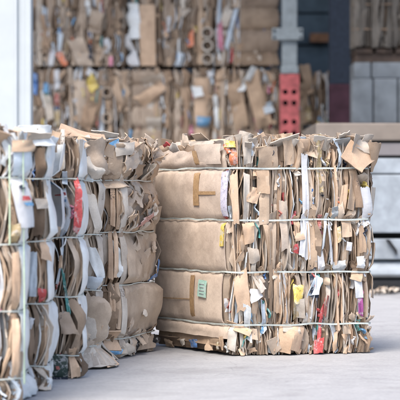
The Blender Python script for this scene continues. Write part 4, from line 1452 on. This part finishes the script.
# D
sp(BD, 92, 212, 6, 40, 'pale', 0.02, 0.15, 0.012, torn=0.15, n=8)
sp(BD, 91, 262, 5, 30, 'film', 0.036, 0.2, 0.012, 'film_sheet', torn=0.15, n=8)
sp(BD, 90, 282, 8, 14, 'bluewhite', 0.04, 0.0, 0.016, torn=0.25)
sp(BD, 91, 320, 12, 50, 'grey', 0.035, 0.0, 0.024, 'crushed_scrap', torn=0.15, n=9)
sp(BD, 93, 155, 10, 34, 'grey', 0.03, 0.3, 0.026, 'crushed_scrap', torn=0.2, n=9)
sp(BD, 92, 170, 9, 20, 'pale', 0.045, 0.5, 0.026, 'crushed_scrap', torn=0.3, n=8)
# E
for (x_, y_, w_, h_, c, d_) in ((111, 205, 3.2, 42, 'peach', 0.024), (114.5, 207, 2.6, 44, 'tan', 0.018), (110, 255, 3.5, 46, 'peach', 0.024), (114, 254, 3, 44, 'peach', 0.018), (110.5, 305, 3.6, 44, 'peach', 0.024), (114.5, 306, 3, 45, 'tan', 0.018), (112, 160, 9, 30, 'grey', 0.03)):
    sp(BE, x_, y_, w_, h_, c, d_, 0.0, 0.008, 'box_flap', n=9, torn=0.05, t=0.005)
sp(BE, 109, 340, 12, 19, 'peach', 0.05, 0.0, 0.006, 'box_flap', n=7, torn=0.04, t=0.006, smax=eB)
sp(BE, 111, 351, 11, 5, 'skyblue', 0.05, 0.0, 0.006, 'plastic_scrap', n=5, torn=0.1, smax=eB)
sp(BE, 117, 335, 7, 6, 'pale', 0.06, -0.4, 0.012, torn=0.3, smax=eB)
sp(BE, 111, 143, 6, 9, 'skyblue', 0.05, 0.0, 0.008, 'plastic_scrap', n=6, torn=0.1, smax=eB)
sp(BE, 105, 148, 6, 16, 'film', 0.045, 0.0, 0.012, 'film_sheet', n=6, torn=0.2, smax=eB)
sp(BE, 117, 150, 8, 14, 'pale', 0.045, 0.0, 0.012, n=6, torn=0.2, smax=eB)
sp(BE, 149, 276, 7, 4, 'blue', 0.016, 0.25, 0.004, 'plastic_handle', n=6, torn=0.1, smin=eA, smax=eB)
sp(BE, 153, 268, 1.8, 15, 'blue', 0.016, -0.12, 0.004, 'plastic_handle', n=6, torn=0.1, smin=eA, smax=eB)
sp(BE, 135, 220, 11, 8, 'rose', 0.034, 0.1, 0.014, 'crushed_scrap', n=7, torn=0.25, smin=eA, smax=eB)
s, z = BE.pix(132, 142, eA, eB)
BE.topper(s, 1.0, 0.085, 0.075, 'peach', -0.01, 0.1, 0.006, 0.05, name='box_flap', n=6, torn=0.06)
BE.topper(BE.pix(104, 142, 0, eB)[0], 1.0, 0.10, 0.10, 'pale', 0.0, 0.2, 0.03, 0.05, name='film_sheet', n=8, torn=0.25)
for B in (BA, BB, BC, BD, BE):
    B.straps_all(d=0.018)

# spilled crumpled paper at the foot of the fourth bale, touching the ground
rs = random.Random(8)
for k in range(9):
    s = BD.pix(rs.uniform(86, 103), 350, 0, BD.corner[2])[0]
    n = 8
    u = np.linspace(-0.5, 0.5, n)[None, :]
    v = np.linspace(0, 1, n)[:, None]
    U, V = np.broadcast_arrays(u, v)
    f = waves(rs, 5, 1, 7)
    w, L = rs.uniform(0.06, 0.13), rs.uniform(0.14, 0.26)
    base = BD.P(s + U * w, np.maximum(0.006, (1 - V) * L * 0.9 + 0.018 * f(U * 2, V * 2) * (1 - V * 0.5) + 0.012), 0.02 + V * V * rs.uniform(0.04, 0.09) + 0.02 * f(V * 2, U * 2))
    BD.add('crushed_scrap', base, 0.003, rs.choice(['pale', 'peach', 'pale', 'grey']), 50)

# loose sheet lying over the tops of the third and fourth bale
cn = [np.array(p) for p in ((wx(57, 8.95), 8.95, 1.055), (wx(106, 9.28), 9.28, 1.058), (wx(104, 9.5), 9.5, 1.078), (wx(61, 9.15), 9.15, 1.118))]
U, V = np.meshgrid(np.linspace(0, 1, 12), np.linspace(0, 1, 6))
G = sum(w_[..., None] * c_ for w_, c_ in zip(((1 - U) * (1 - V), U * (1 - V), U * V, (1 - U) * V), cn))
G[..., 2] += 0.006 * np.sin(U * 5 + V * 2)
ls = shell('cardboard_sheet', G, 0.005, M['peach'], None, cn[0], 50)
ls.location = tuple(cn[0])
ls['label'] = 'large tan cardboard sheet lying loose on top of the left row of bales'
ls['category'] = 'cardboard sheet'

# ------------------------------------------------------------------ litter on the yard
def litter(x, y, w, seed, mat, label, name='paper_litter'):
    r = random.Random(seed)
    n = 7
    u = np.linspace(-0.5, 0.5, n)
    U, V = np.meshgrid(u, u)
    f, e = waves(r, 5, 1, 7), waves(r, 4, 2, 8)
    H = 0.22 * w * f(U * 2.4, V * 2.4)
    H = H - H.min() + 0.003
    G = np.stack([x + U * w * (1 + 0.3 * e(U, V)), y + V * w * (0.8 + 0.3 * e(V, U)), H], axis=-1)
    o = np.array([x, y, 0.0])
    ob = shell(name, G, 0.003, M[mat], None, o, 50)
    ob.location = (x, y, 0)
    ob['label'] = label
    ob['category'] = 'litter'
    ob['group'] = 'litter on the yard'
    return ob


for i, (px, py, w, mt, lb) in enumerate(((377, 295, 0.11, 'pale', 'crumpled pale paper at the trailer foot, nearest the big bale'), (384, 293.6, 0.14, 'grey', 'crumpled greyish paper at the trailer foot, between two pale ones'),
                                         (391, 294.4, 0.12, 'pale', 'crumpled pale paper at the trailer foot, nearest the right picture edge'))):
    Y = Yof(py)
    litter(wx(px, Y), Y, w, 50 + i, mt, lb)

print("objects", len(bpy.data.objects), "tris", sum(sum(len(p.vertices) - 2 for p in o.data.polygons) for o in bpy.data.objects if o.type == 'MESH'))
